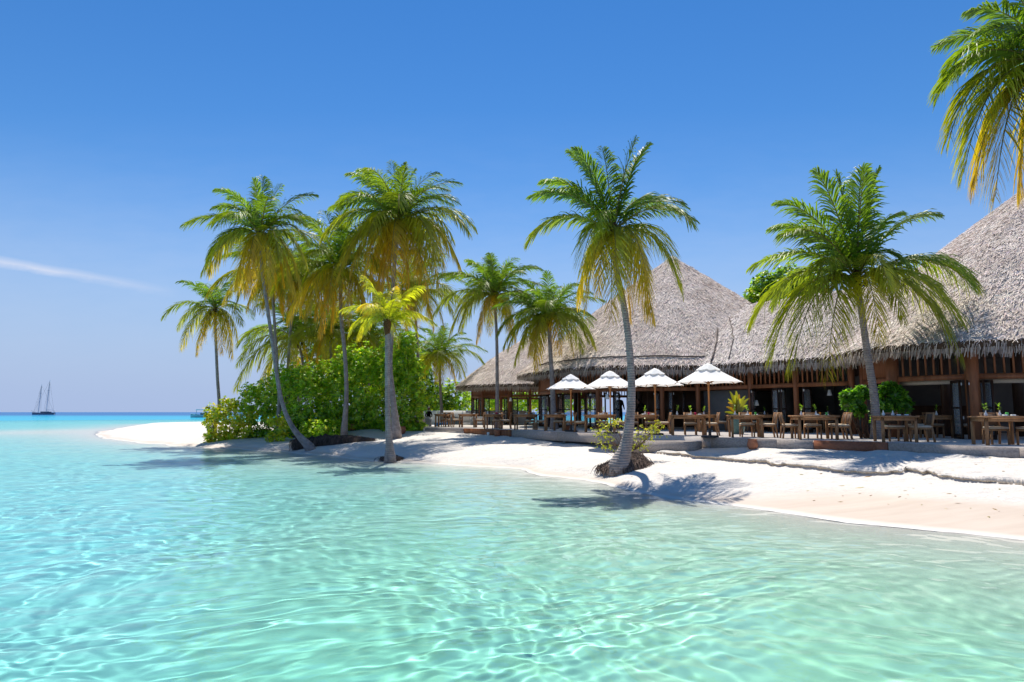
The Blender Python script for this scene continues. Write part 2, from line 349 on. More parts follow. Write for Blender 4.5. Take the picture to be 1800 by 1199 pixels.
# water
WV = []
r_ = np.random.default_rng(11)
for k in range(120):
    L_ = .14*(10**r_.random()); a_ = r_.normal(radians(95), .95)
    WV.append((L_, a_, r_.random()*6.28, math.sqrt(2/120)*.0125*(L_**1.3)))
def waves(X, Y):
    Z = np.zeros_like(X); R = np.hypot(X, Y + 8) ; 
    wx = X + .25*lat(X, Y, 4.5, 21); wy = Y + .25*lat(X, Y, 4.5, 22)
    Yc = np.minimum(Y, 400)
    for L_, a_, p_, am in WV:
        res = (Y + 8)*.0022; k = np.clip((L_/np.maximum(res, .015) - 2.5)/3, 0, 1)
        Z += am*k*np.sin((cos(a_)*wx + sin(a_)*wy)*6.283/L_ + p_)
    d = np.clip(-sdist(X, Y), 0, 3)
    return Z*(.25 + .75*d/3)*(Y < 400)
def wdepth(X, Y): return np.clip(-height(X, np.minimum(Y, 4000)), 0, 6)
KA = np.array([.53, .018, .165])
def wtint(X, Y, Z):
    dep = wdepth(X, Y)[..., None]; left = sm(3, -9, X - .15*Y)[..., None]
    return np.exp(-dep*(KA + left*np.array([.03, .03, -.16])))
def wdeep(X, Y, Z):
    d = -sdist(X, Y); return np.clip(sm(25, 220, Y)*.50*sm(20, 90, d) + .5*sm(250, 520, Y), 0, 1)
def wrip(X, Y, Z): return sm(8, 45, Y)
Dw = np.concatenate([np.geomspace(2, 11, 120)[:-1], np.geomspace(11, 60, 1350)[:-1], np.geomspace(60, 400, 160)[:-1], np.geomspace(400, 45000, 50)])
water = gridmesh('water', np.linspace(-1.1, 1.1, 1400), Dw, -8, waves, M['sea_water'], {'tint': wtint, 'deep': wdeep, 'ripple': wrip})
tag(water, kind='structure')
water.cycles.is_caustics_caster = True; sand.cycles.is_caustics_receiver = True
# crumbling ledge where the storm waves cut the dry sand
def ds_(X, Y): return sdist(X, Y) + .25*lat(X, Y, 5, 1)*sm(8, 14, Y) + .22*lat(X, Y, 1.6, 3) + .06*lat(X, Y, .4, 4)
us = np.concatenate([np.linspace(1128, 1900, 900)]); Yg = np.linspace(9, 27, 1500); Xg = (us[:, None]-900)/F*Yg[None, :]
DD = ds_(Xg, np.repeat(Yg[None], len(us), 0)); iy = np.argmax(DD > 4.30, axis=1); yl = Yg[iy]; xl = (us-900)/F*yl
k9 = np.ones(9)/9; xl = np.convolve(np.pad(xl, 4, 'edge'), k9, 'valid'); yl = np.convolve(np.pad(yl, 4, 'edge'), k9, 'valid')
zl = height(xl + .12, yl + .10); zb_ = height(xl - .12, yl - .10); r_ = np.random.default_rng(2); amp = .5*np.clip((us-1128)/60, 0, 1)*np.clip((1790-us)/120, .15, 1)
jit = np.convolve(r_.normal(0, 1, len(us)+16), np.ones(17)/17, 'valid')*.05 + np.convolve(r_.normal(0, 1, len(us)+4), np.ones(5)/5, 'valid')*.02
b_ = MB(); rows = [(-.16, -.06, 0), (-.02, .005, 0), (.05, .05, 0), (.04, .10, 0), (-.02, .15, 0), (-.05, .175, 0), (-.02, .195, 1), (.10, .19, 1), (.35, .12, 1)]; vs_ = []; cs_ = []
for o_, z_, tpz in rows:
    o2 = o_ + jit*(1 if -.1 < o_ < .2 else .4); zz_ = np.where(True, zb_ + np.maximum(z_*amp*(1 + jit*2.5), -.06), 0) if not tpz else np.maximum(zb_ + z_*amp*(1 + jit*2.5), zl - .03 - (.08 if o_ > .3 else 0))
    vs_.append(np.stack([xl + o2*.76, yl + o2*.65, zz_], 1)); cs_.append(np.tile(np.array([1, 1, 1]) if tpz or z_ < 0 else np.array([1.15, 1.0, .80]), (len(us), 1)))  # face rows tinted warm tan: tone of the shaded face put into colour
nu = len(us); ii = np.arange(len(rows)*nu).reshape(len(rows), nu); b_.bulk(np.concatenate(vs_), np.stack([ii[:-1, :-1], ii[:-1, 1:], ii[1:, 1:], ii[1:, :-1]], -1).reshape(-1, 4), np.concatenate(cs_))
tag(b_.build('sand_ledge', M['sand'], None, True), kind='structure')
# ---------------------------------------------------------------- deck
dk = MB(); ring = [tuple(p) for p in EDGE] + [(-4.6, 43), (-4.8, 56), (22, 56), (45, 45), (45, 13.2)]
nn = len(ring)
dk.add([(x, y, 1.15) for x, y in ring] + [(x, y, .78) for x, y in ring], [tuple(range(nn))[::-1]] + [(i, (i+1) % nn, nn+(i+1) % nn, nn+i) for i in range(nn)])
deck = tag(dk.build('deck', M['deck_boards']), kind='structure')
def edge_board(t0, t1, name, mt, h0=.78, h1=1.162, out=.05, label=None):
    """rim board along the deck's sea edge between pixel columns t0 and t1"""
    b_ = MB(); us = EDGE[:, 0]/EDGE[:, 1]; a, e = (t0-900)/F, (t1-900)/F
    tt = sorted([a, e] + [q for q in us if min(a, e) < q < max(a, e)])
    pts = []
    for q in tt:
        for i in range(len(EDGE)-1):
            u0, u1 = us[i], us[i+1]
            if min(u0, u1) - 1e-9 <= q <= max(u0, u1) + 1e-9:
                A, B = EDGE[i], EDGE[i+1]; k = (A[0] - q*A[1])/((A[0]-B[0]) - q*(A[1]-B[1])); pts.append(A + (B-A)*k); break
    for A, B in zip(pts[:-1], pts[1:]):
        nrm = np.array([-(B-A)[1], (B-A)[0]]); nrm /= np.linalg.norm(nrm); nrm *= np.sign(-nrm[0]*1.0 - nrm[1])
        A3 = np.array([*(A + nrm*out), (h0+h1)/2]); B3 = np.array([*(B + nrm*out), (h0+h1)/2]); b_.beam(A3, B3, .07, h1-h0)
    o = b_.build(name, mt); return tag(o, label, 'board')
edge_board(1558, 1860, 'deck_rim_board', M['weathered'], label='pale weathered rim board of the deck below the nearest dining tables')
edge_board(1427, 1556, 'deck_rim_board', M['red_board'], label='reddish brown board set in the deck rim beside the palm with the bush')
edge_board(1232, 1425, 'deck_rim_board', M['weathered'], label='grey weathered deck rim board behind the small round terracotta pot')
edge_board(902, 1135, 'deck_rim_board', M['weathered'], label='long grey deck rim board in shade behind the leaning palm')
edge_board(818, 900, 'deck_rim_board', M['wood'], h1=1.165, label='orange brown deck rim board behind the squat clay planter')
edge_board(750, 816, 'deck_rim_board', M['weathered'], h0=1.0, label='thin grey board at the far end of the deck')
def wpt(p, z): return np.array([p[0], p[1], z])
st = MB(); A = PZ(1132, 775.5, .98); B = PZ(1226, 779.5, .98); st.beam(A + (0, .35, -.16), B + (0, .35, -.16), .8, .4); 
tag(st.build('deck_step', M['weathered']), 'low grey wooden step up to the deck beside the nearest parasol', 'step')

# ---------------------------------------------------------------- thatched roofs
def resample(pts, n, closed=True):
    p = np.array(pts, float); q = np.vstack([p, p[:1]]) if closed else p
    s = np.concatenate([[0], np.cumsum(np.linalg.norm(np.diff(q, axis=0), axis=1))]); t = np.linspace(0, s[-1], n + (1 if closed else 0))
    r = np.stack([np.interp(t, s, q[:, k]) for k in range(3)], 1); return r[:-1] if closed else r
def smooth_loop(p, k=2):
    for _ in range(k): p = .5*p + .25*np.roll(p, 1, 0) + .25*np.roll(p, -1, 0)
    return p
def roof(parent, eave, top, bulge=.3, nr=14, dens=105, seed=1, tone=(1, .89, .81), cap=True, base_c=.6, closed=True, fringe=.50, fdens=150):
    """eave: loop (n,3); top: (n,3) the point of the ridge or apex each eave point climbs to"""
    r = np.random.default_rng(seed); n = len(eave); T = np.linspace(0, 1, nr)
    S = np.array([eave*(1-t) + top*t + np.array([0, 0, 1])*bulge*sin(pi*t)*1.0 for t in T])     # nr,n,3
    S += np.array([0, 0, 1])*(.05*np.sin(np.arange(n)*1.7)[None, :, None]*np.sin(T*9)[:, None, None])
    mb = MB(); idx = np.arange(nr*n).reshape(nr, n); j2 = (np.arange(n)+1) % n if closed else np.arange(1, n); j1 = np.arange(n) if closed else np.arange(n-1)
    f = np.stack([idx[:-1][:, j1], idx[:-1][:, j2], idx[1:][:, j2], idx[1:][:, j1]], -1).reshape(-1, 4)
    tn = np.array(tone)
    mb.bulk(S.reshape(-1, 3), f, np.tile(tn*base_c, (nr*n, 1)))
    # underside lip
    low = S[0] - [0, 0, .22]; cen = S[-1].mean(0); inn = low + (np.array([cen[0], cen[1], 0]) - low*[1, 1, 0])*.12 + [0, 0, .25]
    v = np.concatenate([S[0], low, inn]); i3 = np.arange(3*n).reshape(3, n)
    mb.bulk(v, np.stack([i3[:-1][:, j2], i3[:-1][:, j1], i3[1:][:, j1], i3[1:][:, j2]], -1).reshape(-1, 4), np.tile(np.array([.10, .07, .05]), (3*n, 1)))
    # tufts
    A = S[:-1][:, j1].reshape(-1, 3); B = S[:-1][:, j2].reshape(-1, 3); Cc = S[1:][:, j2].reshape(-1, 3); D = S[1:][:, j1].reshape(-1, 3)
    ar = .5*np.linalg.norm(np.cross(Cc-A, D-B), axis=1); nrm = np.cross(B-A, D-A); nrm /= np.linalg.norm(nrm, axis=1)[:, None] + 1e-9
    nrm *= np.sign(nrm[:, 2:3]); mid = (A+B+Cc+D)/4; vd = np.array([0, 0, 2.]) - mid; vd /= np.linalg.norm(vd, axis=1)[:, None]
    vis = np.clip((nrm*vd).sum(1)*3 + .75, .05, 1)
    cnt = r.poisson(ar*dens*1.6*vis*np.clip(30/np.abs(mid[:, 1]), .6, 1.6)**1.0); k = np.repeat(np.arange(len(A)), cnt)
    u_, v_ = r.random(len(k))[:, None], r.random(len(k))[:, None]
    p = A[k]*(1-u_)*(1-v_) + B[k]*u_*(1-v_) + Cc[k]*u_*v_ + D[k]*(1-u_)*v_
    dn = (A+B-Cc-D)[k]; dn /= np.linalg.norm(dn, axis=1)[:, None] + 1e-9
    sd = np.cross(dn, nrm[k]); m_ = len(k)
    ang = r.normal(0, .38, m_)[:, None]; d2 = dn*np.cos(ang) + sd*np.sin(ang); s2 = -dn*np.sin(ang) + sd*np.cos(ang)
    L = r.uniform(.12, .34, m_)[:, None]; W = r.uniform(.012, .030, m_)[:, None]; h0 = r.uniform(.0, .015, m_)[:, None]; h1 = r.uniform(.01, .07, m_)[:, None]
    tilt = r.normal(0, .35, m_)[:, None]*W
    nk = nrm[k]
    V = np.stack([p - s2*W/2 + nk*h0, p + s2*W/2 + nk*(h0+tilt), p + d2*L + s2*W*.35 + nk*(h1+tilt), p + d2*L - s2*W*.35 + nk*h1], 1)
    br = np.clip(r.normal(.88, .20, m_), .22, 1.15)[:, None]; col = br*tn*(1 + r.normal(0, .03, (m_, 3)))
    mb.bulk(V.reshape(-1, 3), np.arange(4*m_).reshape(-1, 4), np.repeat(col, 4, 0))
    # hanging fringe
    E0 = S[0][j1]; E1 = S[0][j2]; ln = np.linalg.norm(E1-E0, axis=1); md = (E0+E1)/2
    fv = np.clip(((np.array([0, 0, 0]) - md)[:, :2]*(md - cen)[:, :2]).sum(1)*.3 + .6, .15, 1)
    k = np.repeat(np.arange(len(E0)), r.poisson(ln*fdens*fv)); m_ = len(k); t = r.random(m_)[:, None]; p = E0[k]*(1-t) + E1[k]*t
    outw = (p - cen)*[1, 1, 0]; outw /= np.linalg.norm(outw, axis=1)[:, None]; al = (E1-E0)[k]; al /= np.linalg.norm(al, axis=1)[:, None]
    p = p - outw*r.uniform(-.02, .3, m_)[:, None] + [0, 0, 1]*r.uniform(-.15, .06, m_)[:, None]
    L = r.uniform(.45, 1.1, m_)[:, None]*fringe; W = r.uniform(.012, .03, m_)[:, None]
    q = p + outw*L*.35*r.uniform(.3, 1.2, m_)[:, None] - [0, 0, 1]*L*.8 + al*r.normal(0, .04, m_)[:, None]
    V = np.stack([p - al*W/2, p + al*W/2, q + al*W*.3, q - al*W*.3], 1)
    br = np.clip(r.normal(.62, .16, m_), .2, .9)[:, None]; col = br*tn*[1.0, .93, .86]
    mb.bulk(V.reshape(-1, 3), np.arange(4*m_).reshape(-1, 4), np.repeat(col, 4, 0))
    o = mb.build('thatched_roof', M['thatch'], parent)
    if cap:
        cb = MB(); tp = S[-1].mean(0); cb.lathe([(.62, -.52), (.42, -.22), (.22, -.02), (.0, .1)], tp + [0, 0, .08], 14, (.75, .68, .62)); cb.build('roof_cap', M['thatch'], o, True)
    return o, S
def seam(parent, S, rows, col_f, w=.05):
    """dark bound seam running over the thatch through rows of the surface grid"""
    n = S.shape[1]; pts = []
    for r_i in rows:
        c_ = col_f(r_i) % n; i = int(c_); k = c_ - i; lo = int(r_i); kk = r_i - lo; hi = min(lo+1, len(S)-1)
        pts.append((S[lo][i]*(1-k) + S[lo][(i+1) % n]*k)*(1-kk) + (S[hi][i]*(1-k) + S[hi][(i+1) % n]*k)*kk + [0, 0, .07] + rng.normal(0, .015, 3))
    b_ = MB(); b_.tube(pts, w, 6, (.16, .135, .12)); b_.build('seam', M['thatch'], parent)
# central cone
C1 = np.array([9.8, 41.0]); n1_ = 96
aa = np.arange(n1_)*2*pi/n1_
ev1 = np.stack([C1[0] + 9.5*np.cos(aa), C1[1] + 9.5*np.sin(aa), 4.2 + .05*np.sin(aa*5)], 1)
tp1 = np.tile([C1[0], C1[1], 11.35], (n1_, 1)) + np.stack([.12*np.cos(aa), .12*np.sin(aa), 0*aa], 1)
cenp = thing('thatched_pavilion', 'tall cone roofed thatched pavilion behind the four white parasols', 'pavilion', (0, 0, 0), 0, 'thatched restaurant buildings')
o1, S1 = roof(cenp, ev1, tp1, .2, 16, 95, 3)
fi = lambda th: (th % (2*pi))/(2*pi)*n1_
seam(o1, S1, np.linspace(.6, 15*.52, 18), lambda r_i: fi(radians(-60) + radians(38)*(r_i/8)**1.3))
seam(o1, S1, np.full(46, .75), iter(np.linspace(fi(radians(203)), fi(radians(318)), 46)).__next__.__class__ and (lambda r_i, it=iter(np.linspace(fi(radians(203)), fi(radians(318)), 46)): next(it)), .035)
# left small cone
C3 = np.array([1.9, 51.5]); n3_ = 60; aa = np.arange(n3_)*2*pi/n3_
ev3 = np.stack([C3[0] + 6.1*np.cos(aa), C3[1] + 6.1*np.sin(aa), 3.9 + 0*aa], 1); tp3 = np.tile([C3[0], C3[1], 8.0], (n3_, 1)) + np.stack([.1*np.cos(aa), .1*np.sin(aa), 0*aa], 1)
lefp = thing('thatched_pavilion', 'small low thatched pavilion at the far end of the deck', 'pavilion', (0, 0, 0), 0, 'thatched restaurant buildings')
o3, S3 = roof(lefp, ev3, tp3, .25, 12, 80, 5)
# hall: two slopes, hipped into the neighbours
hall = thing('thatched_hall', 'long thatched hall joining the cone pavilion to the big right hand pavilion', 'hall', (0, 0, 0), 0, 'thatched restaurant buildings')
nh = 60; t = np.linspace(0, 1, nh)[:, None]
ef = np.array([8.2, 32.2, 4.16])*(1-t) + np.array([13.6, 24.6, 4.16])*t; rf_ = np.array([10.6, 40.0, 7.85])*(1-t) + np.array([18.6, 28.6, 7.85])*t
bk = ef + (rf_ - ef)*[2, 2, 0]
o2, S2 = roof(hall, ef, rf_, .35, 12, 105, 6, cap=False, closed=False, tone=(.99, .91, .86))
roof(hall, bk[::-1], rf_[::-1], .35, 8, 30, 7, cap=False, closed=False)
seam(o2, S2, np.linspace(.3, 10.6, 16), lambda r_i: 15 + 1.0*sin(r_i*.6) - r_i*.2, .02)
seam(o2, S2, np.linspace(.1, 10.8, 16), lambda r_i: 9.3 + .8*sin(r_i*.5) , .035)
# right big pavilion
evr = resample([(12.5, 27.2, 4.2), (12.0, 24.4, 4.2), (12.3, 22.2, 4.2), (13.7, 20.45, 4.16), (15.6, 19.75, 4.16), (19, 19.2, 4.16), (25, 19.0, 4.16), (32, 21.5, 4.16), (38, 28, 4.16), (38, 36, 4.16), (31, 42, 4.16), (22, 42, 4.16), (15, 37.5, 4.16), (13.2, 32, 4.2)], 110)
evr = smooth_loop(evr, 6); APX = P(1962, 216, 30.5); tpr = np.tile(APX, (110, 1)) + (evr - APX)*[.006, .006, 0]
rigp = thing('thatched_pavilion', 'largest thatched pavilion with a huge steep roof at the right edge', 'pavilion', (0, 0, 0), 0, 'thatched restaurant buildings')
o4, S4 = roof(rigp, evr, tpr, .12, 22, 95, 8, cap=True, tone=(1, .905, .84))

# ---------------------------------------------------------------- walls, columns, slats, doors
def column(parent, x, y, r=.12, z0=1.15, z1=4.3, mt='wood', name='column', sq=False):
    b_ = MB()
    if sq: b_.box(x-r, x+r, y-r, y+r, z0, z1)
    else: b_.tube([(x, y, z0), (x, y, (z0+z1)/2), (x, y, z1)], r, 12)
    return b_.build(name, M[mt], parent, not sq)
def wallrun(parent, A, B, fill='open', slat=.22, beam=(3.03, 3.2), top=4.25, colr=.11, dense=False, mt='wood', first=True):
    A = np.array(A, float); B = np.array(B, float); d = B-A; Ln = np.linalg.norm(d); d /= Ln; nv = np.array([-d[1], d[0]])
    if first: column(parent, *A, colr)
    bm_ = MB(); z = (beam[0]+beam[1])/2; a, e = A + d*colr*.9, B - d*colr*.9
    bm_.beam(wpt(a, z), wpt(e, z), .12, beam[1]-beam[0]); bm_.build('header_beam', M[mt], parent)
    s_ = MB(); k = max(2, int(Ln/(slat if not dense else .1))); 
    for i in range(k):
        p = A + d*(Ln*(i+.5)/k); s_.beam(wpt(p, beam[1]+.004), wpt(p, top), .06 if not dense else .065, .05, up=(d[0], d[1], 0))
    s_.build('slat_panel', M[mt], parent)
    if fill == 'panel':
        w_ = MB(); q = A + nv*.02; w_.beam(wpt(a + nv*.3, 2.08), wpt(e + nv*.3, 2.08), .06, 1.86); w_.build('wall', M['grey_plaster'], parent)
    if fill == 'dark':
        w_ = MB(); w_.beam(wpt(a + nv*.3, 2.08), wpt(e + nv*.3, 2.08), .06, 1.86); w_.build('wall', M['dark_wood'], parent)
def door(parent, x, y, rz, w=.62, h=1.84, brackets=True, glass=True):
    d = empty('folding_door', (x, y, 1.16), rz); d.parent = parent
    f_ = MB(); f_.box(-w/2, -w/2+.06, -.025, .025, 0, h); f_.box(w/2-.06, w/2, -.025, .025, 0, h); f_.box(-w/2+.062, w/2-.062, -.022, .022, h-.08, h-.002); f_.box(-w/2+.062, w/2-.062, -.022, .022, .002, .14); f_.box(-w/2+.062, w/2-.062, -.02, .02, .95, 1.0)
    f_.build('frame', M['dark_wood'], d)
    g_ = MB(); g_.box(-w/2+.05, w/2-.05, -.005, .005, .1, h-.05)
    if glass: g_.build('pane', M['pane_glass'], d)
    if brackets:
        for zz_ in (h-.16, .62):
            b_ = MB(); b_.box(-w/2-.02, -w/2+.09, -.05, -.03, zz_, zz_+.09); b_.build('bracket', M['white_paint'], d)
    return d
# central pavilion walls
ncol = 15; pc = [C1 + 8.1*np.array([cos(radians(180 + 24*i)), sin(radians(180 + 24*i))]) for i in range(ncol)]
fills = ['open']*15
for i in range(ncol):
    A, B = pc[i], pc[(i+1) % ncol]
    fl = 'open'
    if i in (4,): fl = 'panel'
    if i in (5, 6, 9, 10): fl = 'panel'
    if i in (7, 8): fl = 'dark'
    wallrun(cenp, A, B, fl, .2, dense=(i in (0,)))
    if i < 5:
        for k, q in enumerate((.12, .3, .78, .92)):
            p = A*(1-q) + B*q; dirr = math.atan2((B-A)[1], (B-A)[0]); door(cenp, p[0], p[1], dirr + (1.25 if k % 2 else 1.9), .5, brackets=(k in (0, 3)))
# interior partitions of the central pavilion
b_ = MB(); b_.beam((6.9, 41.2, 2.5), (16.5, 36.6, 2.5), .1, 2.7); b_.build('partition_wall', M['dark_wood'], cenp)
b_ = MB(); b_.beam((9.6, 36.2, 1.45), (12.2, 35.0, 1.45), .6, .6); b_.build('counter', M['dark_wood'], cenp)
for (u_, yy) in ((1125, 38.5), (1012, 42), (975, 41)): q = P(u_, 724, yy); column(cenp, q[0], q[1], .13, mt='dark_wood', z1=5.5)
# left pavilion
nc3 = 12; p3 = [C3 + 4.85*np.array([cos(radians(185 + 30*i)), sin(radians(185 + 30*i))]) for i in range(nc3)]
for i in range(nc3):
    wallrun(lefp, p3[i], p3[(i+1) % nc3], 'open', .2, dense=i in (0, 1), colr=.12 if i != 2 else .16)
    if i in (0, 1, 2, 4):
        A, B = p3[i], p3[(i+1) % nc3]
        for k, q in enumerate((.15, .5, .85)):
            p = A*(1-q) + B*q; door(lefp, p[0], p[1], .9 + k*.5, .6, brackets=False)
# hall walls
hp = [np.array([8.9, 32.75]), np.array([10.5, 30.1]), np.array([11.75, 28.3]), np.array([13.15, 26.45])]
for i, fl in enumerate(('panel', 'open', 'open')): wallrun(hall, hp[i], hp[i+1], fl, .2)
column(hall, hp[3][0], hp[3][1], .11)
for (i, q, a_) in ((1, .05, 1.2), (1, .55, 1.9), (1, .72, 1.2), (2, .2, .95), (2, .9, 1.6)):
    p = hp[i]*(1-q) + hp[i+1]*q; door(hall, p[0], p[1], a_ - .3, .62)
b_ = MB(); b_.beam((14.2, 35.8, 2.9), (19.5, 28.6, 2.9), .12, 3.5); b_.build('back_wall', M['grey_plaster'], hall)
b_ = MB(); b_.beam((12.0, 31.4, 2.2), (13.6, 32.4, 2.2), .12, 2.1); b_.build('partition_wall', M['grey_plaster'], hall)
for (x_, y_) in ((13.0, 30.0), (14.2, 28.2)): column(hall, x_, y_, .12, mt='dark_wood', z1=5)
# right pavilion walls
rp = [np.array([13.4, 26.1]), np.array([13.1, 23.5]), np.array([14.45, 21.45]), np.array([16.6, 20.75]), np.array([19.2, 20.3]), np.array([22.5, 20.1])]
wallrun(rigp, rp[0], rp[1], 'open', dense=True)
for i in (1, 2, 3, 4): wallrun(rigp, rp[i], rp[i+1], 'open', .235, colr=.2 if i in (1, 2) else .14)
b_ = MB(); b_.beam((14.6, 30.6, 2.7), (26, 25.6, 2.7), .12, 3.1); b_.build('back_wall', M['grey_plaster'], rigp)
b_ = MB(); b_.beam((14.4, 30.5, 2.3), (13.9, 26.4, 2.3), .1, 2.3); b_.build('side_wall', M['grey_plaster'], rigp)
for (x_, y_) in ((15.6, 24.6), (17.9, 24.2), (20.5, 24)): column(rigp, x_, y_, .17, mt='dark_wood', z1=6)
b_ = MB(); b_.beam((15.0, 27.2, 1.7), (18.6, 26.4, 1.7), .7, 1.1); b_.build('counter', M['dark_wood'], rigp)
for q, a_ in ((.93, 1.1), (.80, 1.5)): p = rp[1]*(1-q) + rp[2]*q; door(rigp, p[0], p[1], a_, .5)
for q, a_ in ((.10, 1.3), (.18, 1.5), (.9, 1.4)): p = rp[2]*(1-q) + rp[3]*q; door(rigp, p[0], p[1], a_, .5, brackets=q > .5)
# rolled blind under the right beam
for i in (1, 2, 3):
    A, B = rp[i], rp[i+1]; n_ = np.array([.1, .3]); b_ = MB(); a, e = A*.88 + B*.12 + n_, A*.12 + B*.88 + n_; b_.tube([wpt(a, 2.98), wpt((a+e)/2, 2.98), wpt(e, 2.98)], .075, 8); b_.build('rolled_blind', M['cushion'], rigp)
# small hanging lanterns and wall speakers
def lantern(p, label):
    t_ = thing('hanging_lantern', label, 'lantern', p, 0, 'lanterns hung at the pavilion openings')
    b_ = MB(); b_.lathe([(.0, .12), (.05, .11), (.075, 0), (.105, -.12), (.085, -.13)], (0, 0, 0), 10); b_.build('lamp_shade', M['white_paint'], t_, True)
    b_ = MB(); b_.tube([(0, 0, .11), (0, 0, .3), (0, 0, .5)], .006, 5); b_.build('cord', M['iron'], t_)
lantern(PZ(1067, 697, 2.75), 'white bell lantern between the second parasol pole and the leaning palm')
lantern(PZ(897.5, 702, 2.85), 'small white bell lantern on the orange post of the far pavilion')
lantern(P(1330, 708, 30.2), 'small pale lantern on the grey wall above the yellow leaved pot plant')
lantern(P(1458, 690, 28.0), 'dim grey lantern hung inside the hall beyond the six seat table')

# ---------------------------------------------------------------- palms
def frond_mesh(P1, P2, L, age, r, nl=44, lw=1.0, bright=False):
    """rachis is a quadratic curve from the origin over P1 to P2; leaflets both sides. age 0 young .. 1 old"""
    P1 = np.array(P1, float); P2 = np.array(P2, float); t = np.linspace(0, 1, 15)[:, None]
    R = 2*t*(1-t)*P1 + t*t*P2; mb = MB()
    g0 = np.array([.145, .25, .022]); g1 = np.array([.37, .37, .02]); g2 = np.array([.66, .40, .02])
    def colr(s, a): 
        k = np.clip(a**1.5 + (s-.45)*.55*a, 0, 1); return np.where(k < .5, g0 + (g1-g0)*k*2, g1 + (g2-g1)*(k*2-1))
    mb.tube(R, np.linspace(.034, .006, 15)*max(.7, L/3.6), 5, np.array([[.30, .26, .07]])*np.ones((15, 1)), cap=False)
    s = np.linspace(.10, .995, nl); s = np.concatenate([s, s]); side = np.repeat([1, -1], nl); s = np.clip(s + r.normal(0, .006, 2*nl), .08, 1)
    s_ = s[:, None]; p = 2*s_*(1-s_)*P1 + s_*s_*P2; T = 2*(1-2*s_)*P1 + 2*s_*P2; T /= np.linalg.norm(T, axis=1)[:, None]
    U = np.array([0, 0, 1.]); X = np.cross(T, U); hz = np.linalg.norm(X, axis=1)
    fb = np.cross(P1 + P2*.3, U); fb = fb/(np.linalg.norm(fb) + 1e-6) if np.linalg.norm(fb) > .05 else np.array([cos(L*7), sin(L*7), 0])
    X = X + fb*.25; X /= np.linalg.norm(X, axis=1)[:, None]; Nn = np.cross(X, T)
    al = np.radians(62 - 40*s)[:, None]; lift = (.18 - .35*age)
    d = T*np.cos(al) + X*side[:, None]*np.sin(al)*1.0 + Nn*lift; d += r.normal(0, .11, d.shape); d /= np.linalg.norm(d, axis=1)[:, None]
    ll = (L*.315*np.clip(np.sin(np.pi*np.clip(s*.86 + .12, 0, 1))**.55, .15, 1)*r.uniform(.82, 1.08, 2*nl))[:, None]
    g = np.array([0, 0, -1.])*(.56 + .45*age + .25*r.random(2*nl))[:, None]
    q1 = p + d*ll*.36 + g*ll*.05; q2 = p + d*ll*.70 + g*ll*.24; q3 = p + d*ll*.94 + g*ll*.56
    W = (.027*lw*(L/3.5)**.5*r.uniform(.8, 1.25, 2*nl))[:, None]; wv_ = T*.92 + Nn*.38*side[:, None]
    pts = []
    for q, k in ((p, .55), (q1, 1.0), (q2, .8), (q3, .12)): pts += [q - wv_*W*k, q + wv_*W*k]
    V = np.stack(pts, 1).reshape(-1, 3); b_ = (np.arange(2*nl)*8)[:, None]
    f = np.concatenate([b_ + np.array([0, 1, 3, 2]) + 2*i for i in range(3)])
    ca = np.stack([colr(ss, age) for ss in s]); ca = ca*r.uniform(.8, 1.2, (2*nl, 1))*r.uniform(.8, 1.15)*(1.5 if bright else 1)
    tipc = ca*(1 - .25*age) + np.array([.5, .22, .03])*(.25*age); Cc = np.stack([ca]*6 + [tipc]*2, 1).reshape(-1, 3)
    mb.bulk(V, f, Cc); return mb
def catmull(pts, n=40):
    p = np.array(pts, float); p = np.vstack([2*p[0]-p[1], p, 2*p[-1]-p[-2]]); out = []
    m_ = len(p)-3
    for q in np.linspace(0, m_ - 1e-6, n):
        i = int(q); t = q - i; a, b_, c_, d = p[i:i+4]
        out.append(.5*((2*b_) + (-a+c_)*t + (2*a-5*b_+4*c_-d)*t*t + (-a+3*b_-3*c_+d)*t**3))
    return np.array(out)
R1K = 1
PG = 'coconut palms on the beach'
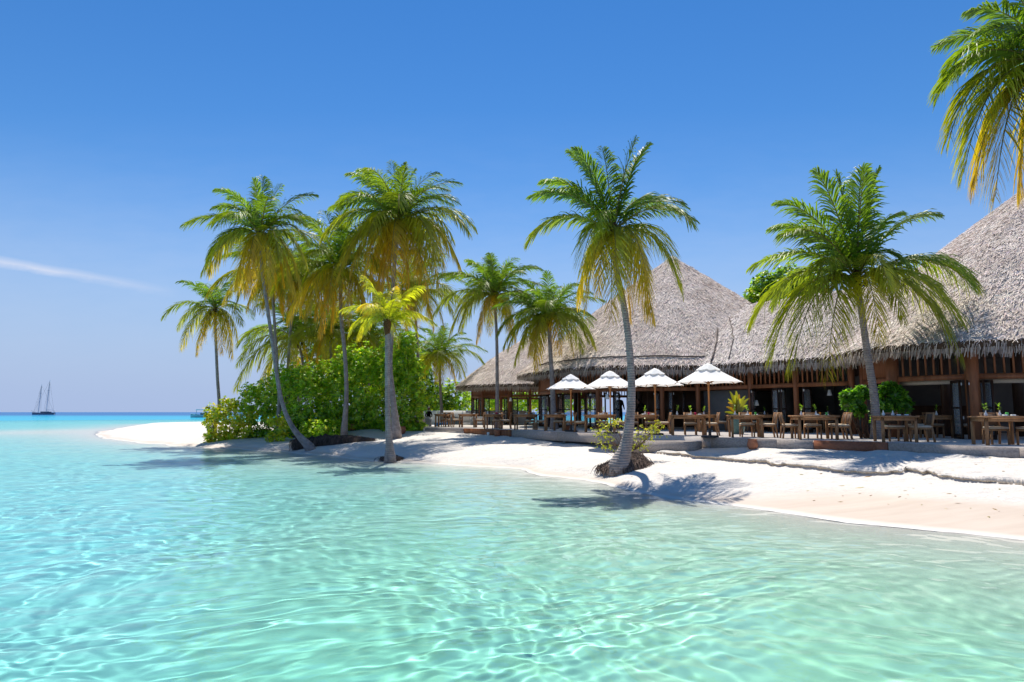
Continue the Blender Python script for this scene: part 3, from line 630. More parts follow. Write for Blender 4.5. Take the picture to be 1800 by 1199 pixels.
def palm(label, Y, trunk, R, tips=None, n=26, skirt=.3, seed=1, age0=0., r0=.17, r1=.12, base_r=None, nl=44, coco=4, young=False, group=PG, zb=None, dens=1.0, sk_len=1.0, ybase=None, flare=12):
    """trunk: pixels from base to heart of the crown at distance Y; tips: pixels of frond tips (+ depth in metres, + arch)"""
    r = np.random.default_rng(seed); ys = np.linspace(ybase or Y, Y, len(trunk)); T3 = [P(u, v, yy) for (u, v), yy in zip(trunk, ys)]
    if zb is not None: T3[0][2] = zb
    base = np.array([T3[0][0], T3[0][1], T3[0][2]]); root = thing('palm_tree', label, 'palm tree', base, 0, group)
    C_ = catmull(T3, 44) - base; s = np.linspace(0, 1, 44); rb = base_r or r0*1.5
    rad = (r0 + (r1-r0)*s)*.66 + (rb*.72-r0*.66)*np.exp(-s*flare); rad *= 1 + .025*np.sin(s*90)
    C_[0] -= [0, 0, .25]
    tb = MB(); tb.tube(C_, rad, 12, (1, 1, 1)); tb.build('trunk', M['palm_bark'], root, True)
    H = C_[-1]; px = Y/F
    hb = MB(); hb.lathe([(r1*.66, -.45), (r1*1.0, -.2), (r1*1.2, 0), (r1*.7, .25), (.02, .5)], H, 9, (.33, .24, .13)); hb.build('crown_heart', M['drift'], root, True)
    for i in range(coco):
        a = r.random()*6.28; b_ = MB(); q = H + [cos(a)*r1*2.0, sin(a)*r1*2.0, -.12 - .14*r.random()]
        b_.lathe([(.01, .12), (.07, .09), (.105, 0), (.08, -.09), (.01, -.13)], q, 8, (.16, .11, .04)); b_.build('coconut', M['drift'], root, True)
    fr = []
    if tips:
        for tp in tips:
            u, v = tp[:2]; dy = tp[2] if len(tp) > 2 else r.normal(0, R*.25)
            q = P(u, v, Y + dy) - base - H; h_ = np.hypot(q[0], q[1]); Lc = np.linalg.norm(q); el_ = math.atan2(q[2], h_)
            ar = tp[3] if len(tp) > 3 else .12 + .30*np.clip(cos(el_), 0, 1)
            fr.append((q, ar*R, np.clip((.35 - el_)/2.0, 0, 1)))
    a0 = r.random()*6
    for i in range(n):
        k = (i + .5)/n; azm = a0 + i*2.39996 + r.normal(0, .12)
        kk0 = 0 if not tips or len(tips) < 9 or young else (.40 if n < 8 else .12)
        k = kk0 + (1-kk0)*k
        e_ = radians(78 - (150 if skirt else 105)*k**(1.0 if skirt < .4 else .8)) + r.normal(0, .08)
        LL = R*(.80 + .34*sin(pi*min(1, k*1.1)))*r.uniform(.9, 1.08)
        if e_ < radians(-35): LL *= .92*sk_len
        q = LL*np.array([cos(azm)*cos(e_), sin(azm)*cos(e_), sin(e_)]); fr.append((q, (.10 + .34*max(0, cos(e_)))*R, np.clip((.35 - e_)/1.9, 0, 1)))
    for q, ar, age in fr:
        h_ = np.array([q[0], q[1], 0]); P1 = h_*.42 + [0, 0, q[2]*.5 + ar]
        if q[2] < 0: P1 = h_*.66 + [0, 0, q[2]*.2 + ar*1.1]
        ag = np.clip(age + age0 + r.normal(0, .07), 0, 1)
        if young: ag = .35 + .35*r.random()
        Lc = np.linalg.norm(q)
        o = frond_mesh(P1, q, max(Lc, R*.7), ag, r, int(nl*dens*1.35), 1/dens**.6, young).build('frond', M['palm_leaf'], root); o.location = H.tolist()
    return root
palm('slim leftmost palm leaning over the low shrubs at the sand spit', 42.5, [(375, 759), (385, 720), (382, 660), (379, 590), (378, 545)], 2.6, [(312, 578), (318, 612), (345, 622), (338, 545), (355, 515), (380, 505), (400, 512), (425, 545), (418, 600), (408, 628), (390, 620)], 12, .3, 1, r0=.17, r1=.11, nl=38)
palm('tall curved palm standing out over the matted roots at the water edge', 34.0, [(548, 790), (515, 752), (494, 700), (480, 610), (470, 540), (460, 470), (458, 415)], 3.3,
     [(415, 345), (447, 315), (462, 312), (494, 326), (528, 372), (374, 365), (368, 395), (364, 455), (366, 482), (413, 505), (430, 520), (470, 510), (500, 500), (540, 470), (543, 430), (520, 525), (536, 395), (402, 350), (440, 515)], 18, .6, 2, r0=.17, r1=.11, base_r=.42, nl=46, age0=.06, sk_len=1.2)
palm('palm with gold lower fronds half hidden behind the tall curved palm', 41, [(487, 757), (491, 700), (487, 640), (482, 560), (478, 490)], 3.2, None, 36, .6, 3, age0=.12)
palm('thin grey palm trunk rising beside the curved palm with drooping gold crown', 44, [(503, 752), (504, 690), (509, 600), (515, 540), (520, 500)], 3.2, None, 34, .6, 4, age0=.15)
palm('low dark palm spreading wide fronds to the left behind the shrubs', 47, [(528, 740), (526, 690), (532, 640), (524, 600)], 4.0, [(415, 682, 0), (418, 640, 0), (452, 700, 0), (430, 610, 1)], 22, .3, 5, nl=40)
palm('palm in the middle of the grove with dense drooping crown', 38.5, [(605, 758), (609, 690), (606, 620), (600, 560), (598, 480)], 3.7, [(545, 395), (570, 372), (600, 360), (535, 560), (560, 590), (640, 560), (530, 500)], 32, .7, 6, sk_len=1.2, age0=.13, r0=.2, r1=.14, nl=48)
palm('tallest palm of the grove with a huge skirt of golden fronds', 36.0, [(697, 764), (690, 690), (686, 640), (690, 560), (692, 480), (700, 392)], 3.75,
     [(632, 300), (660, 312), (690, 285), (712, 288), (730, 300), (770, 305), (600, 345), (598, 365), (795, 360), (798, 425), (780, 470), (750, 520), (640, 500), (610, 450), (770, 500), (720, 540), (660, 540), (615, 480)], 33, .7, 7, age0=.10, r0=.2, r1=.14, base_r=.42, nl=50, sk_len=1.4)
palm('young palm with bright yellow green fronds standing at the water line', 27.6, [(686, 806), (682, 740), (681, 660), (681, 598), (681, 570)], 2.1,
     [(600, 545), (612, 590), (640, 555), (668, 515), (700, 530), (725, 532), (750, 560), (735, 590), (700, 610), (715, 575), (640, 585), (660, 540)], 7, 0, 8, r0=.17, r1=.14, base_r=.36, nl=40, coco=0, young=True)
palm('dark palm crown at the back of the grove above the shrubs', 46, [(588, 745), (585, 680), (580, 590)], 3.6, None, 34, .6, 9, nl=38)
palm('dark drooping palm behind the tallest palm of the grove', 44, [(742, 745), (738, 680), (733, 600), (728, 520)], 3.4, None, 36, .7, 10, nl=40, age0=.08)
palm('shaded palm at the back between the grove trunks', 48, [(650, 745), (648, 690), (645, 600)], 3.6, None, 34, .6, 12, nl=38)
palm('small green palm between the grove and the far pavilion', 50, [(777, 736), (774, 680), (773, 628)], 2.9, None, 32, .5, 13, nl=40, r0=.16, r1=.12)
palm('darker palm with slender trunk in front of the far pavilion', 36.5, [(874, 738), (874, 670), (873, 590), (869, 522)], 2.85, [(820, 500), (862, 452), (935, 470), (790, 590), (905, 470), (850, 470)], 30, .65, 14, sk_len=1.15, r0=.15, r1=.11, zb=1.13, nl=44)
palm('bushy bright green palm beside the leftmost parasol', 34.5, [(974, 742), (971, 680), (967, 610), (966, 560)], 2.5, [(962, 478), (905, 490), (880, 520), (1015, 500), (1045, 560), (1035, 600), (885, 610), (1048, 615), (905, 640), (940, 650)], 30, .6, 15, sk_len=1.15, r0=.2, r1=.13, zb=1.13, base_r=.34, nl=46)
palm('large leaning palm with root mound alone on the open beach', 20.3, [(1088, 822), (1102, 775), (1110, 700), (1107, 620), (1097, 540), (1083, 470), (1078, 408)], 2.55,
     [(928, 425, -.3), (942, 345, .3), (955, 318, -.4), (1000, 268, .2), (1012, 262, -.6), (1060, 262, .5), (1118, 245, -.3), (1138, 258, .4), (1222, 388, -.3), (1205, 365, .5), (1200, 515, -.3), (1190, 470, .8), (1148, 560, -.8), (1130, 555, .7), (1108, 560, .2), (1030, 545, -.6), (1015, 535, .4), (1050, 520, 1.2), (1075, 560, -1.3), (1085, 520, -1.6), (1140, 500, -1.2), (1020, 480, -1.4)], 5, 0, 16, flare=9, r0=.185, r1=.12, base_r=.52, nl=52, coco=6)
palm('broad palm on the deck growing out of a leafy bush', 22.0, [(1541, 770), (1537, 700), (1526, 630), (1516, 560), (1506, 492)], 3.3,
     [(1435, 300, -.3), (1470, 305, .3), (1515, 295, .8), (1545, 300, -.3), (1520, 300, -.9), (1580, 378, .4), (1645, 378, -.3), (1372, 355, -.4), (1358, 400, .4), (1322, 468, -.2), (1712, 505, .1), (1700, 592, -.6), (1690, 632, -.9), (1320, 572, .2), (1355, 630, -.6), (1392, 652, -.9), (1455, 662, -1.4), (1548, 598, -2.0), (1590, 565, -1.8), (1430, 510, -1.8), (1660, 560, .9), (1480, 600, -1.0), (1600, 470, -1.0)], 5, 0, 17, r0=.2, r1=.14, base_r=.3, nl=56, coco=2, zb=1.13)
palm('palm leaning into the top right corner with its trunk out of view', 15.2, [(1960, 800), (1950, 600), (1900, 300), (1852, 118)], 2.7,
     [(1705, 18, -.2), (1712, 60, .6), (1650, 168, -.2), (1664, 150, .5), (1668, 245, -.3), (1694, 305, -.4), (1710, 332, .3), (1750, 345, -.5), (1790, 345, .3), (1760, 90, .2), (1740, -60, 0), (1800, -100, 0), (1900, -90, 0), (1960, -20, 0), (2010, 80, .4), (2010, 200, -.4), (1960, 300, 0), (1890, 350, .3), (1820, 300, -1.2), (1860, 330, -1.2)], 5, 0, 18, r0=.18, r1=.13, nl=56, coco=0, zb=.95)
# root mounds
def root_mound(label, pts, w, h, n=900, seed=1, dark=1.):
    """matted roots along a line of ground points"""
    r = np.random.default_rng(seed); pts = np.array(pts, float); b_ = MB()
    C_ = catmull(pts, 24) if len(pts) > 2 else np.linspace(pts[0], pts[-1], 24)
    s = np.linspace(0, 1, 24); ww = np.interp(s, np.linspace(0, 1, len(w)), w); hh = np.interp(s, np.linspace(0, 1, len(h)), h)
    vs = []; m_ = 11
    for p, a, e in zip(C_, ww, hh):
        for k in range(m_):
            th = pi*k/(m_-1); vs.append(p + [cos(th)*a*.2, -cos(th)*a, sin(th)**.8*e*(1 + r.normal(0, .16)) - .05])
    b_.add(vs, [(i*m_+k, i*m_+k+1, (i+1)*m_+k+1, (i+1)*m_+k) for i in range(23) for k in range(m_-1)], (.7*dark, .7*dark, .7*dark))
    for _ in range(n):
        i = r.integers(0, 24); th = r.uniform(.1, 2.6); a, e = ww[i], hh[i]
        p = C_[i] + [r.normal(0, .06) + cos(th)*a*.2, -cos(th)*a*1.0, sin(th)*e]; d = np.array([r.normal(0, .5), -cos(th)*1.0, -.6]); d /= np.linalg.norm(d)
        L_ = r.uniform(.08, .3); q = p + d*L_*.6 + [0, 0, .02]; e_ = q + d*L_*.5 + [0, 0, -L_*.4]; c_ = r.uniform(.5, 2.6)*dark; w_ = r.uniform(.005, .012); sx = np.array([w_, 0, 0])
        b_.add([p-sx, p+sx, q+sx, q-sx, e_+sx*.4, e_-sx*.4], [(0, 1, 2, 3), (3, 2, 4, 5)], (c_, c_*.93, c_*.85))
    o = b_.build('root_mat', M['roots']); return tag(o, label, 'roots', None)
g0 = G(1092, 824); root_mound('fibrous root mound around the foot of the large leaning palm', [g0 + [-.62, -.2, 0], g0 + [-.1, -.2, .0], g0 + [.45, -.05, .02], g0 + [.95, .15, .02]], [.15, .5, .42, .08], [.12, .34, .50, .06], 1700, 3)
g0 = G(523, 790); g1 = G(655, 775); root_mound('long dark mat of exposed palm roots along the water edge', [g0 + [-.25, 0, 0], g0*.6 + g1*.4, g0*.3 + g1*.7, g1], [.2, .36, .3, .1], [.5, .52, .42, .14], 2600, 4, dark=.75)
g0 = G(690, 808); root_mound('small black root clump under the young yellow palm', [g0 + [-.45, 0, 0], g0 + [.1, -.1, 0], g0 + [.5, .05, 0]], [.15, .35, .06], [.12, .2, .04], 500, 5)
g0 = G(472, 768); g1 = G(530, 770); root_mound('low ragged root debris on the sand left of the curved palm', [g0, (g0+g1)/2, g1], [.1, .22, .1], [.06, .16, .08], 600, 6)

# ---------------------------------------------------------------- shrubs and broadleaf trees
def foliage(blobs, n, leaf, seed, cols, rosette=8, shell=.55, flat=.0):
    """rosettes of leaves over the outer part of ellipsoid blobs ((centre, radii), ...)"""
    r = np.random.default_rng(seed); mb = MB(); vol = np.array([b_[1][0]*b_[1][2] for b_ in blobs]); pick = r.choice(len(blobs), n, p=vol/vol.sum())
    cen = np.array([b_[0] for b_ in blobs], float)[pick]; rad = np.array([b_[1] for b_ in blobs], float)[pick]
    d = r.normal(0, 1, (n, 3)); d /= np.linalg.norm(d, axis=1)[:, None]; rr_ = (shell + (1-shell)*r.random(n)**.6)*(1 + .27*np.sin(d[:, 0]*7 + pick)*np.sin(d[:, 2]*6 + pick*2))
    rr_ *= np.where(r.random(n) < .12, r.uniform(1.02, 1.32, n), 1)
    c_ = cen + d*rad*rr_[:, None]; ax = d + [0, 0, .9] + r.normal(0, .3, (n, 3)); ax /= np.linalg.norm(ax, axis=1)[:, None]
    keep = c_[:, 2] > cen[:, 2] - rad[:, 2]*1.0; c_, ax = c_[keep], ax[keep]; n = len(c_)
    c_ = np.repeat(c_, rosette, 0); ax = np.repeat(ax, rosette, 0); m_ = len(c_)
    o_ = np.cross(ax, r.normal(0, 1, (m_, 3))); o_ /= np.linalg.norm(o_, axis=1)[:, None]
    dd = o_*r.uniform(.6, 1, m_)[:, None] + ax*r.uniform(.1, .7, m_)[:, None]; dd /= np.linalg.norm(dd, axis=1)[:, None]
    sd = np.cross(dd, ax); sd /= np.linalg.norm(sd, axis=1)[:, None] + 1e-9; L_ = leaf*r.uniform(.7, 1.2, m_)[:, None]; W = L_*.24
    up = np.cross(sd, dd)
    a = c_ ; b1 = c_ + dd*L_*.62 + sd*W; b2 = c_ + dd*L_*.62 - sd*W; t_ = c_ + dd*L_ - up*L_*.1*0; mm = c_ + dd*L_*.6 - up*L_*.08
    V = np.stack([a, b1, t_, b2], 1).reshape(-1, 3); cl = np.array(cols)[np.repeat(r.integers(0, len(cols), n), rosette)]*r.uniform(.75, 1.25, (m_, 1))
    mb.bulk(V, np.arange(4*m_).reshape(-1, 4), np.repeat(cl, 4, 0)); return mb
SC = [(.33, .50, .03), (.26, .44, .03), (.42, .56, .04), (.17, .33, .025), (.52, .56, .05)]
YC = [(.48, .55, .03), (.56, .56, .04), (.34, .46, .03), (.60, .50, .04)]
DC = [(.09, .19, .025), (.12, .24, .03), (.07, .15, .02), (.18, .30, .03)]
def shrub(label, spec, Y, n, leaf=.17, seed=1, cols=SC, name='shrub', cat='shrub', trunk=True, zg=None, group=None, shell=.5, ry=.8, rosette=8, twigs=False):
    """spec: blobs in pixels (u, v, ru, rv)"""
    px = Y/F; bl = []; 
    u0 = np.mean([s_[0] for s_ in spec]); b0 = P(u0, 724, Y); z = gz(b0[0], Y) if zg is None else zg
    root = thing(name, label, cat, (b0[0], Y, z), 0, group)
    for (u, v, ru, rv) in spec:
        p = P(u, v, Y) - [b0[0], Y, z]; bl.append((p, (ru*px, max(ru, rv)*px*ry, rv*px)))
    if group == SG:
        for (u, v, ru, rv) in list(spec):
            yo = Y; q = P(u, v, yo); q[2] = gz(q[0], yo) + .2; bl.append((q - [b0[0], Y, z], (ru*px*.95, .42, .3)))
        n = int(n*1.25)
    foliage(bl, n, leaf, seed, cols, rosette, shell).build('foliage', M['shrub_leaf'], root)
    if trunk:
        r = np.random.default_rng(seed+50); b_ = MB()
        for p, rd in bl:
            for k in range(14 if twigs else 0):
                e = p + r.uniform(-.9, .9, 3)*rd; s_ = np.array([0, .1, .12]); b_.tube([s_, s_*.45 + e*.55 + r.normal(0, .06, 3), e], [.010, .006, .003], 4, (2.4, 2.2, 2.0))
            for k in range(0 if twigs else 3):
                e = p + r.normal(0, .3, 3)*rd; s_ = np.array([p[0]*.6 + r.normal(0, .15), p[1]*.5, -.1]); b_.tube([s_, s_*.5 + e*.5 + r.normal(0, .1, 3), e], [.03, .018, .008], 5, (1.2, 1.0, .8))
        b_.build('stem', M['roots'], root)
    return root
SG = 'shrubs along the top of the sand'
shrub('low yellow green shrub under the slim leftmost palm', [(385, 742, 26, 22), (420, 735, 34, 30), (372, 725, 12, 16), (402, 712, 16, 14)], 41.5, 800, .17, 21, YC, group=SG)
shrub('rounded green shrub behind the trunks at the left of the grove', [(450, 715, 30, 38), (475, 695, 28, 36), (480, 735, 24, 20), (440, 690, 16, 14)], 42.0, 1000, .17, 22, group=SG)
shrub('bright shrub right behind the curved palm trunk', [(540, 710, 34, 50), (560, 735, 40, 26), (515, 735, 22, 26), (535, 665, 30, 26), (502, 668, 24, 24)], 40.6, 2100, .17, 23, group=SG)
shrub('broad green shrub around the middle grove trunk', [(600, 700, 36, 60), (585, 735, 36, 24), (575, 660, 28, 30), (612, 645, 28, 36)], 41.4, 2000, .17, 24, group=SG)
shrub('tall dense shrub left of the twin palm trunks', [(650, 680, 36, 58), (640, 640, 30, 34), (665, 725, 32, 26), (625, 725, 28, 30), (682, 640, 22, 44)], 40.8, 2500, .17, 25, group=SG)
shrub('tall shrub with ragged top right of the twin palm trunks', [(714, 690, 28, 48), (706, 640, 26, 40), (716, 605, 18, 26), (712, 730, 24, 22), (732, 668, 16, 40), (690, 650, 20, 44), (738, 715, 10, 26)], 39.5, 2500, .17, 26, group=SG)
shrub('small light shrub at the foot of the curved palm', [(498, 745, 14, 14), (478, 740, 10, 9)], 38.5, 160, .16, 27, YC, group=SG, trunk=False)
shrub('low sprig shrub in front of the grove shrubs', [(560, 752, 26, 13), (540, 748, 14, 12), (590, 750, 14, 10)], 38.8, 330, .17, 28, group=SG, trunk=False)
BG = 'trees behind the beach'
shrub('dark leafy tree filling the back of the palm grove', [(560, 650, 50, 60), (630, 640, 60, 60), (690, 640, 40, 60), (500, 690, 30, 40)], 52, 4200, .24, 31, DC, 'broadleaf_tree', 'tree', group=BG)
shrub('green tree with light gaps behind the small palm', [(770, 700, 34, 34), (800, 705, 30, 30), (745, 690, 24, 40), (745, 640, 20, 30)], 57, 1300, .26, 32, SC + DC, 'broadleaf_tree', 'tree', group=BG)
shrub('leafy hedge tree seen through the far pavilion', [(850, 705, 40, 22), (900, 705, 40, 22), (940, 700, 30, 24), (990, 702, 30, 24), (1030, 702, 16, 20)], 62, 1500, .28, 33, SC, 'broadleaf_tree', 'tree', group=BG)
shrub('small plant visible through the open cone pavilion', [(1150, 708, 9, 20), (1147, 722, 10, 12)], 52, 160, .3, 34, SC, 'broadleaf_plant', 'plant', group=BG)
shrub('round crowned tree rising behind the hall roof', [(1350, 505, 30, 26), (1385, 495, 36, 28), (1330, 520, 22, 16), (1420, 510, 36, 30), (1372, 540, 60, 30)], 52, 2300, .26, 35, DC + SC, 'broadleaf_tree', 'tree', group=BG)
shrub('leafy bush in two lobes around the palm on the deck', [(1498, 705, 15, 17), (1514, 690, 12, 12), (1510, 722, 10, 9), (1487, 698, 8, 9), (1570, 698, 20, 22), (1588, 712, 12, 14), (1556, 718, 14, 16), (1562, 682, 12, 9), (1545, 735, 9, 12)], 22.5, 1000, .16, 36, [(.10, .26, .025), (.15, .34, .03), (.06, .17, .02), (.24, .44, .04)], 'leafy_bush', 'bush', zg=1.15, rosette=8, shell=.3)
shrub('sparse scrawny shrub growing behind the large leaning palm', [(1060, 760, 22, 20), (1080, 745, 20, 12), (1140, 760, 26, 22), (1155, 748, 16, 10), (1125, 780, 20, 18), (1070, 785, 24, 14)], 21.6, 290, .062, 37, [(.38, .40, .03), (.48, .46, .04), (.27, .3, .03)], 'sparse_shrub', 'shrub', rosette=6, shell=.15, twigs=True)
# ---------------------------------------------------------------- furniture
DZ = 1.15; RZ = -.17
CH = 'dining chairs on the deck'; TG = 'dining tables on the deck'
def make_chair():
    t_ = empty('dining_chair')
    b_ = MB(); b_.box(-.22, .22, -.22, .22, .36, .41); b_.build('seat_frame', M['teak'], t_)
    b_ = MB(); 
    b_.add([(x, y, z) for z, k in ((.412, .205), (.435, .225), (.465, .215), (.475, .17)) for x, y in ((-k, -k), (k, -k), (k, k), (-k, k))], [tuple((i*4+j, i*4+(j+1) % 4, (i+1)*4+(j+1) % 4, (i+1)*4+j)) for i in range(3) for j in range(4)] + [(12, 13, 14, 15)])
    b_.build('cushion', M['cushion'], t_)
    for x in (-.2, .2):
        b_ = MB(); b_.beam((x, -.2, 0), (x, -.2, .358), .045, .045, (0, 1, 0)); b_.build('leg', M['teak'], t_)
        b_ = MB(); b_.beam((x, .27, 0), (x, .21, .42), .045, .05, (0, 1, 0)); b_.beam((x, .21, .42), (x, .30, .84), .042, .045, (0, 1, 0)); b_.build('leg', M['teak'], t_)
    b_ = MB(); b_.beam((0, .236, .50), (0, .292, .80), .355, .025, (0, 1, 0)); b_.build('backrest', M['wicker'], t_)
    b_ = MB(); b_.beam((-.178, .297, .815), (.178, .297, .815), .035, .05); b_.build('back_rail', M['teak'], t_)
    return t_
def make_table(w, d):
    t_ = empty('dining_table')
    b_ = MB(); b_.box(-w/2, w/2, -d/2, d/2, .70, .745); b_.build('tabletop', M['teak'], t_)
    b_ = MB(); k = .05; b_.box(-w/2+k, w/2-k, -d/2+k, -d/2+k+.025, .61, .698); b_.box(-w/2+k, w/2-k, d/2-k-.025, d/2-k, .61, .698); b_.box(-w/2+k, -w/2+k+.025, -d/2+k+.027, d/2-k-.027, .61, .698); b_.box(w/2-k-.025, w/2-k, -d/2+k+.027, d/2-k-.027, .61, .698); b_.build('apron', M['teak'], t_)
    for x in (-1, 1):
        for y in (-1, 1):
            b_ = MB(); q = .035; cx, cy = x*(w/2-.085), y*(d/2-.085); b_.box(cx-q, cx+q, cy-q, cy+q, 0, .608 if 0 else .697); b_.build('leg', M['teak'], t_)
    return t_
ch0 = None; chc = None
def chair(x, y, face, label, grp=CH):
    """face: direction the sitter looks, degrees; 270 = to the camera"""
    global ch0
    if ch0 is None: ch0 = make_chair(); o = ch0
    else: o = copy_tree(ch0)
    o.location = (x, y, DZ); o.rotation_euler.z = radians(face + 90) ; tag(o, label, 'chair', grp); return o
def on_table(c, dx, dy, rz=RZ): return (c[0] + dx*cos(rz) - dy*sin(rz), c[1] + dx*sin(rz) + dy*cos(rz), DZ + .7455)
proto = {}
def vase(p, label, lean=0, seed=0, kind=0):
    t_ = thing('flower_vase', label, 'vase', p, seed*1.3, 'little white vases on the tables')
    b_ = MB(); b_.lathe([(.028, 0), (.042, .03), (.04, .06), (.018, .10), (.014, .14), (.018, .15)], (0, 0, 0), 10); b_.build('vase', M['ceramic'], t_, True)
    r = np.random.default_rng(seed + 90); b_ = MB(); tip = np.array([lean, 0, .3]); b_.tube([(0, 0, .12), tip*.6 + [0, 0, .05], tip], .004, 4, (.12, .2, .03))
    for k in range(16):
        q = np.array([0, 0, .13])*(1-k/16) + tip*(k/16) + (0, 0, .02); d = r.normal(0, 1, 3); d[2] = abs(d[2])*.6 + .2; d /= np.linalg.norm(d); s_ = np.cross(d, (0, 0, 1)); s_ /= np.linalg.norm(s_)
        b_.add([q, q + d*.05 + s_*.02, q + d*.09, q + d*.05 - s_*.02], [(0, 1, 2, 3)], (.22, .38, .04))
    b_.build('sprig', M['shrub_leaf'], t_)
def plate(p, label):
    t_ = thing('place_setting', label, 'place setting', p, 0, 'white plates and napkins on the tables')
    b_ = MB(); b_.lathe([(.05, .001), (.12, .012), (.125, .016), (.09, .008), (.0, .007)], (0, 0, 0), 14); b_.build('plate', M['ceramic'], t_, True)
    b_ = MB(); b_.box(-.05, .05, -.03, .03, .010, .045); b_.build('napkin', M['white_paint'], t_)
def glass(p, label, mt):
    b_ = MB(); b_.lathe([(.025, 0), (.036, .05), (.034, .10), (.03, .10), (.028, .02), (0, .015)], (0, 0, 0), 10); o = b_.build('drinking_glass', M[mt], None, True); o.location = p; tag(o, label, 'glass', 'coloured glasses on the tables')
# (name for labels, u left, u right, foot v, depth of table, chairs, extras)
TB = [
 ('shaded table at the far end of the deck', 762, 786, 750.5, .8, 'B'),
 ('second table from the far end of the deck', 804, 836, 751.5, .8, 'LR'),
 ('table behind the squat clay planter', 848, 882, 754, .8, 'BR'),
 ('table between the two deck palms', 901, 944, 756, .85, 'BR'),
 ('table below the leftmost parasol', 954, 995, 758, .85, 'BR'),
 ('table left of the sparse shrub', 1025, 1083, 760.5, .85, 'BLR'),
 ('table behind the leaning palm trunk', 1099, 1160, 763, .85, 'BbR'),
 ('table between the two nearest parasols', 1180, 1244, 766, .85, 'BR'),
 ('table in front of the yellow leaved pot plant', 1285, 1345, 769.5, .85, 'BR'),
 ('long table by the dark hall doors', 1405, 1478, 773.5, 1.25, 'LBRr'),
 ('table right of the leafy deck bush', 1552, 1618, 778, .85, 'BR'),
 ('nearest table at the right edge', 1737, 1815, 784, .9, 'BR'),
]
vs = 0
for i, (nm, ul, ur, fv, dp_, chs) in enumerate(TB):
    A = PZ((ul+ur)/2, fv, DZ); yf = A[1]; wd = (ur-ul)/F*yf*.97; yc = yf + dp_/2; cx = A[0] + dp_/2*math.tan(.17)*.9
    t_ = make_table(wd, dp_); t_.location = (cx, yc, DZ); t_.rotation_euler.z = RZ; tag(t_, 'brown wooden dining table, the ' + nm, 'table', TG)
    c = (cx, yc); rd = math.degrees(RZ)
    def rel(dx, dy): q = on_table(c, dx, dy); return q[0], q[1]
    if 'B' in chs: x, y = rel(.12 if 'b' not in chs else -.35, dp_/2 - .02); chair(x, y, 270 + rd, 'sea facing chair at the ' + nm)
    if 'b' in chs: x, y = rel(.35, dp_/2 - .02); chair(x, y, 270 + rd, 'right one of two sea facing chairs at the ' + nm)
    if 'R' in chs: x, y = rel(wd/2 + .16, -.02); chair(x, y, 180 + rd + 3, 'right end chair of the ' + nm)
    if 'L' in chs: x, y = rel(-wd/2 - (.14 if i != 9 else -.02), .05 if i != 9 else .5); chair(x, y, 0 + rd, 'left end chair of the ' + nm)
    if 'r' in chs: x, y = rel(wd/2 + .2, .55); chair(x, y, 178 + rd, 'rear right chair ' + nm)
    short = nm
    vase(on_table(c, -wd*.30, -.08), 'left vase with sprig on the ' + short, .03, i*2)
    if i > 4: vase(on_table(c, wd*(.1 if i != 10 else .02), .15), 'rear vase with sprig on the ' + short, -.06 if i % 2 else .07, i*2+1)
    plate(on_table(c, .05, -dp_*.25), 'front plate with napkin on the ' + short)
    plate(on_table(c, wd*.33, .02), 'right hand plate with napkin on the ' + short)
    if i in (3, 8, 9): glass(on_table(c, wd*.14, -.12), 'orange glass standing on the ' + short, 'orange')
    if i in (8, 9, 11): glass(on_table(c, wd*(.28 if i != 11 else .1), -.2), 'green glass standing on the ' + short, 'green_glass')
    if i in (2, 6, 7): glass(on_table(c, wd*.2, -.15), 'magenta flower cup on the ' + short, 'magenta')
# tables and chairs of the second row
def back_table(ul, ur, fv, nm, chs):
    A = PZ((ul+ur)/2, fv, DZ); wd = (ur-ul)/F*A[1]; yc = A[1] + .4; cx = A[0] + .05
    t_ = make_table(wd, .8); t_.location = (cx, yc, DZ); t_.rotation_euler.z = RZ; tag(t_, 'brown wooden table in the second row, ' + nm, 'table', 'dining tables in the second row')
    for k in chs:
        if k == 'R': chair(cx + wd/2 + .2, yc, 175, 'chair at the right of the second row table ' + nm, 'chairs in the second row')
        if k == 'B': chair(cx + .05, yc + .42, 262, 'chair facing the sea at the second row table ' + nm, 'chairs in the second row')
        if k == 'L': chair(cx - wd/2 - .2, yc, -5, 'chair at the left of the second row table ' + nm, 'chairs in the second row')
    vase((cx - .1, yc, DZ+.7455), 'white vase on the second row table ' + nm, .04, int(ul))
back_table(1228, 1262, 759.5, 'behind the nearest parasol pole', 'RB')
back_table(1335, 1372, 760, 'behind the yellow leaved pot plant', 'BL')
back_table(1634, 1696, 771, 'in shade before the big pavilion', 'BRL')
back_table(1448, 1486, 761, 'in front of the brown hall posts', 'B')
back_table(1128, 1160, 754.5, 'right behind the leaning palm', 'R')
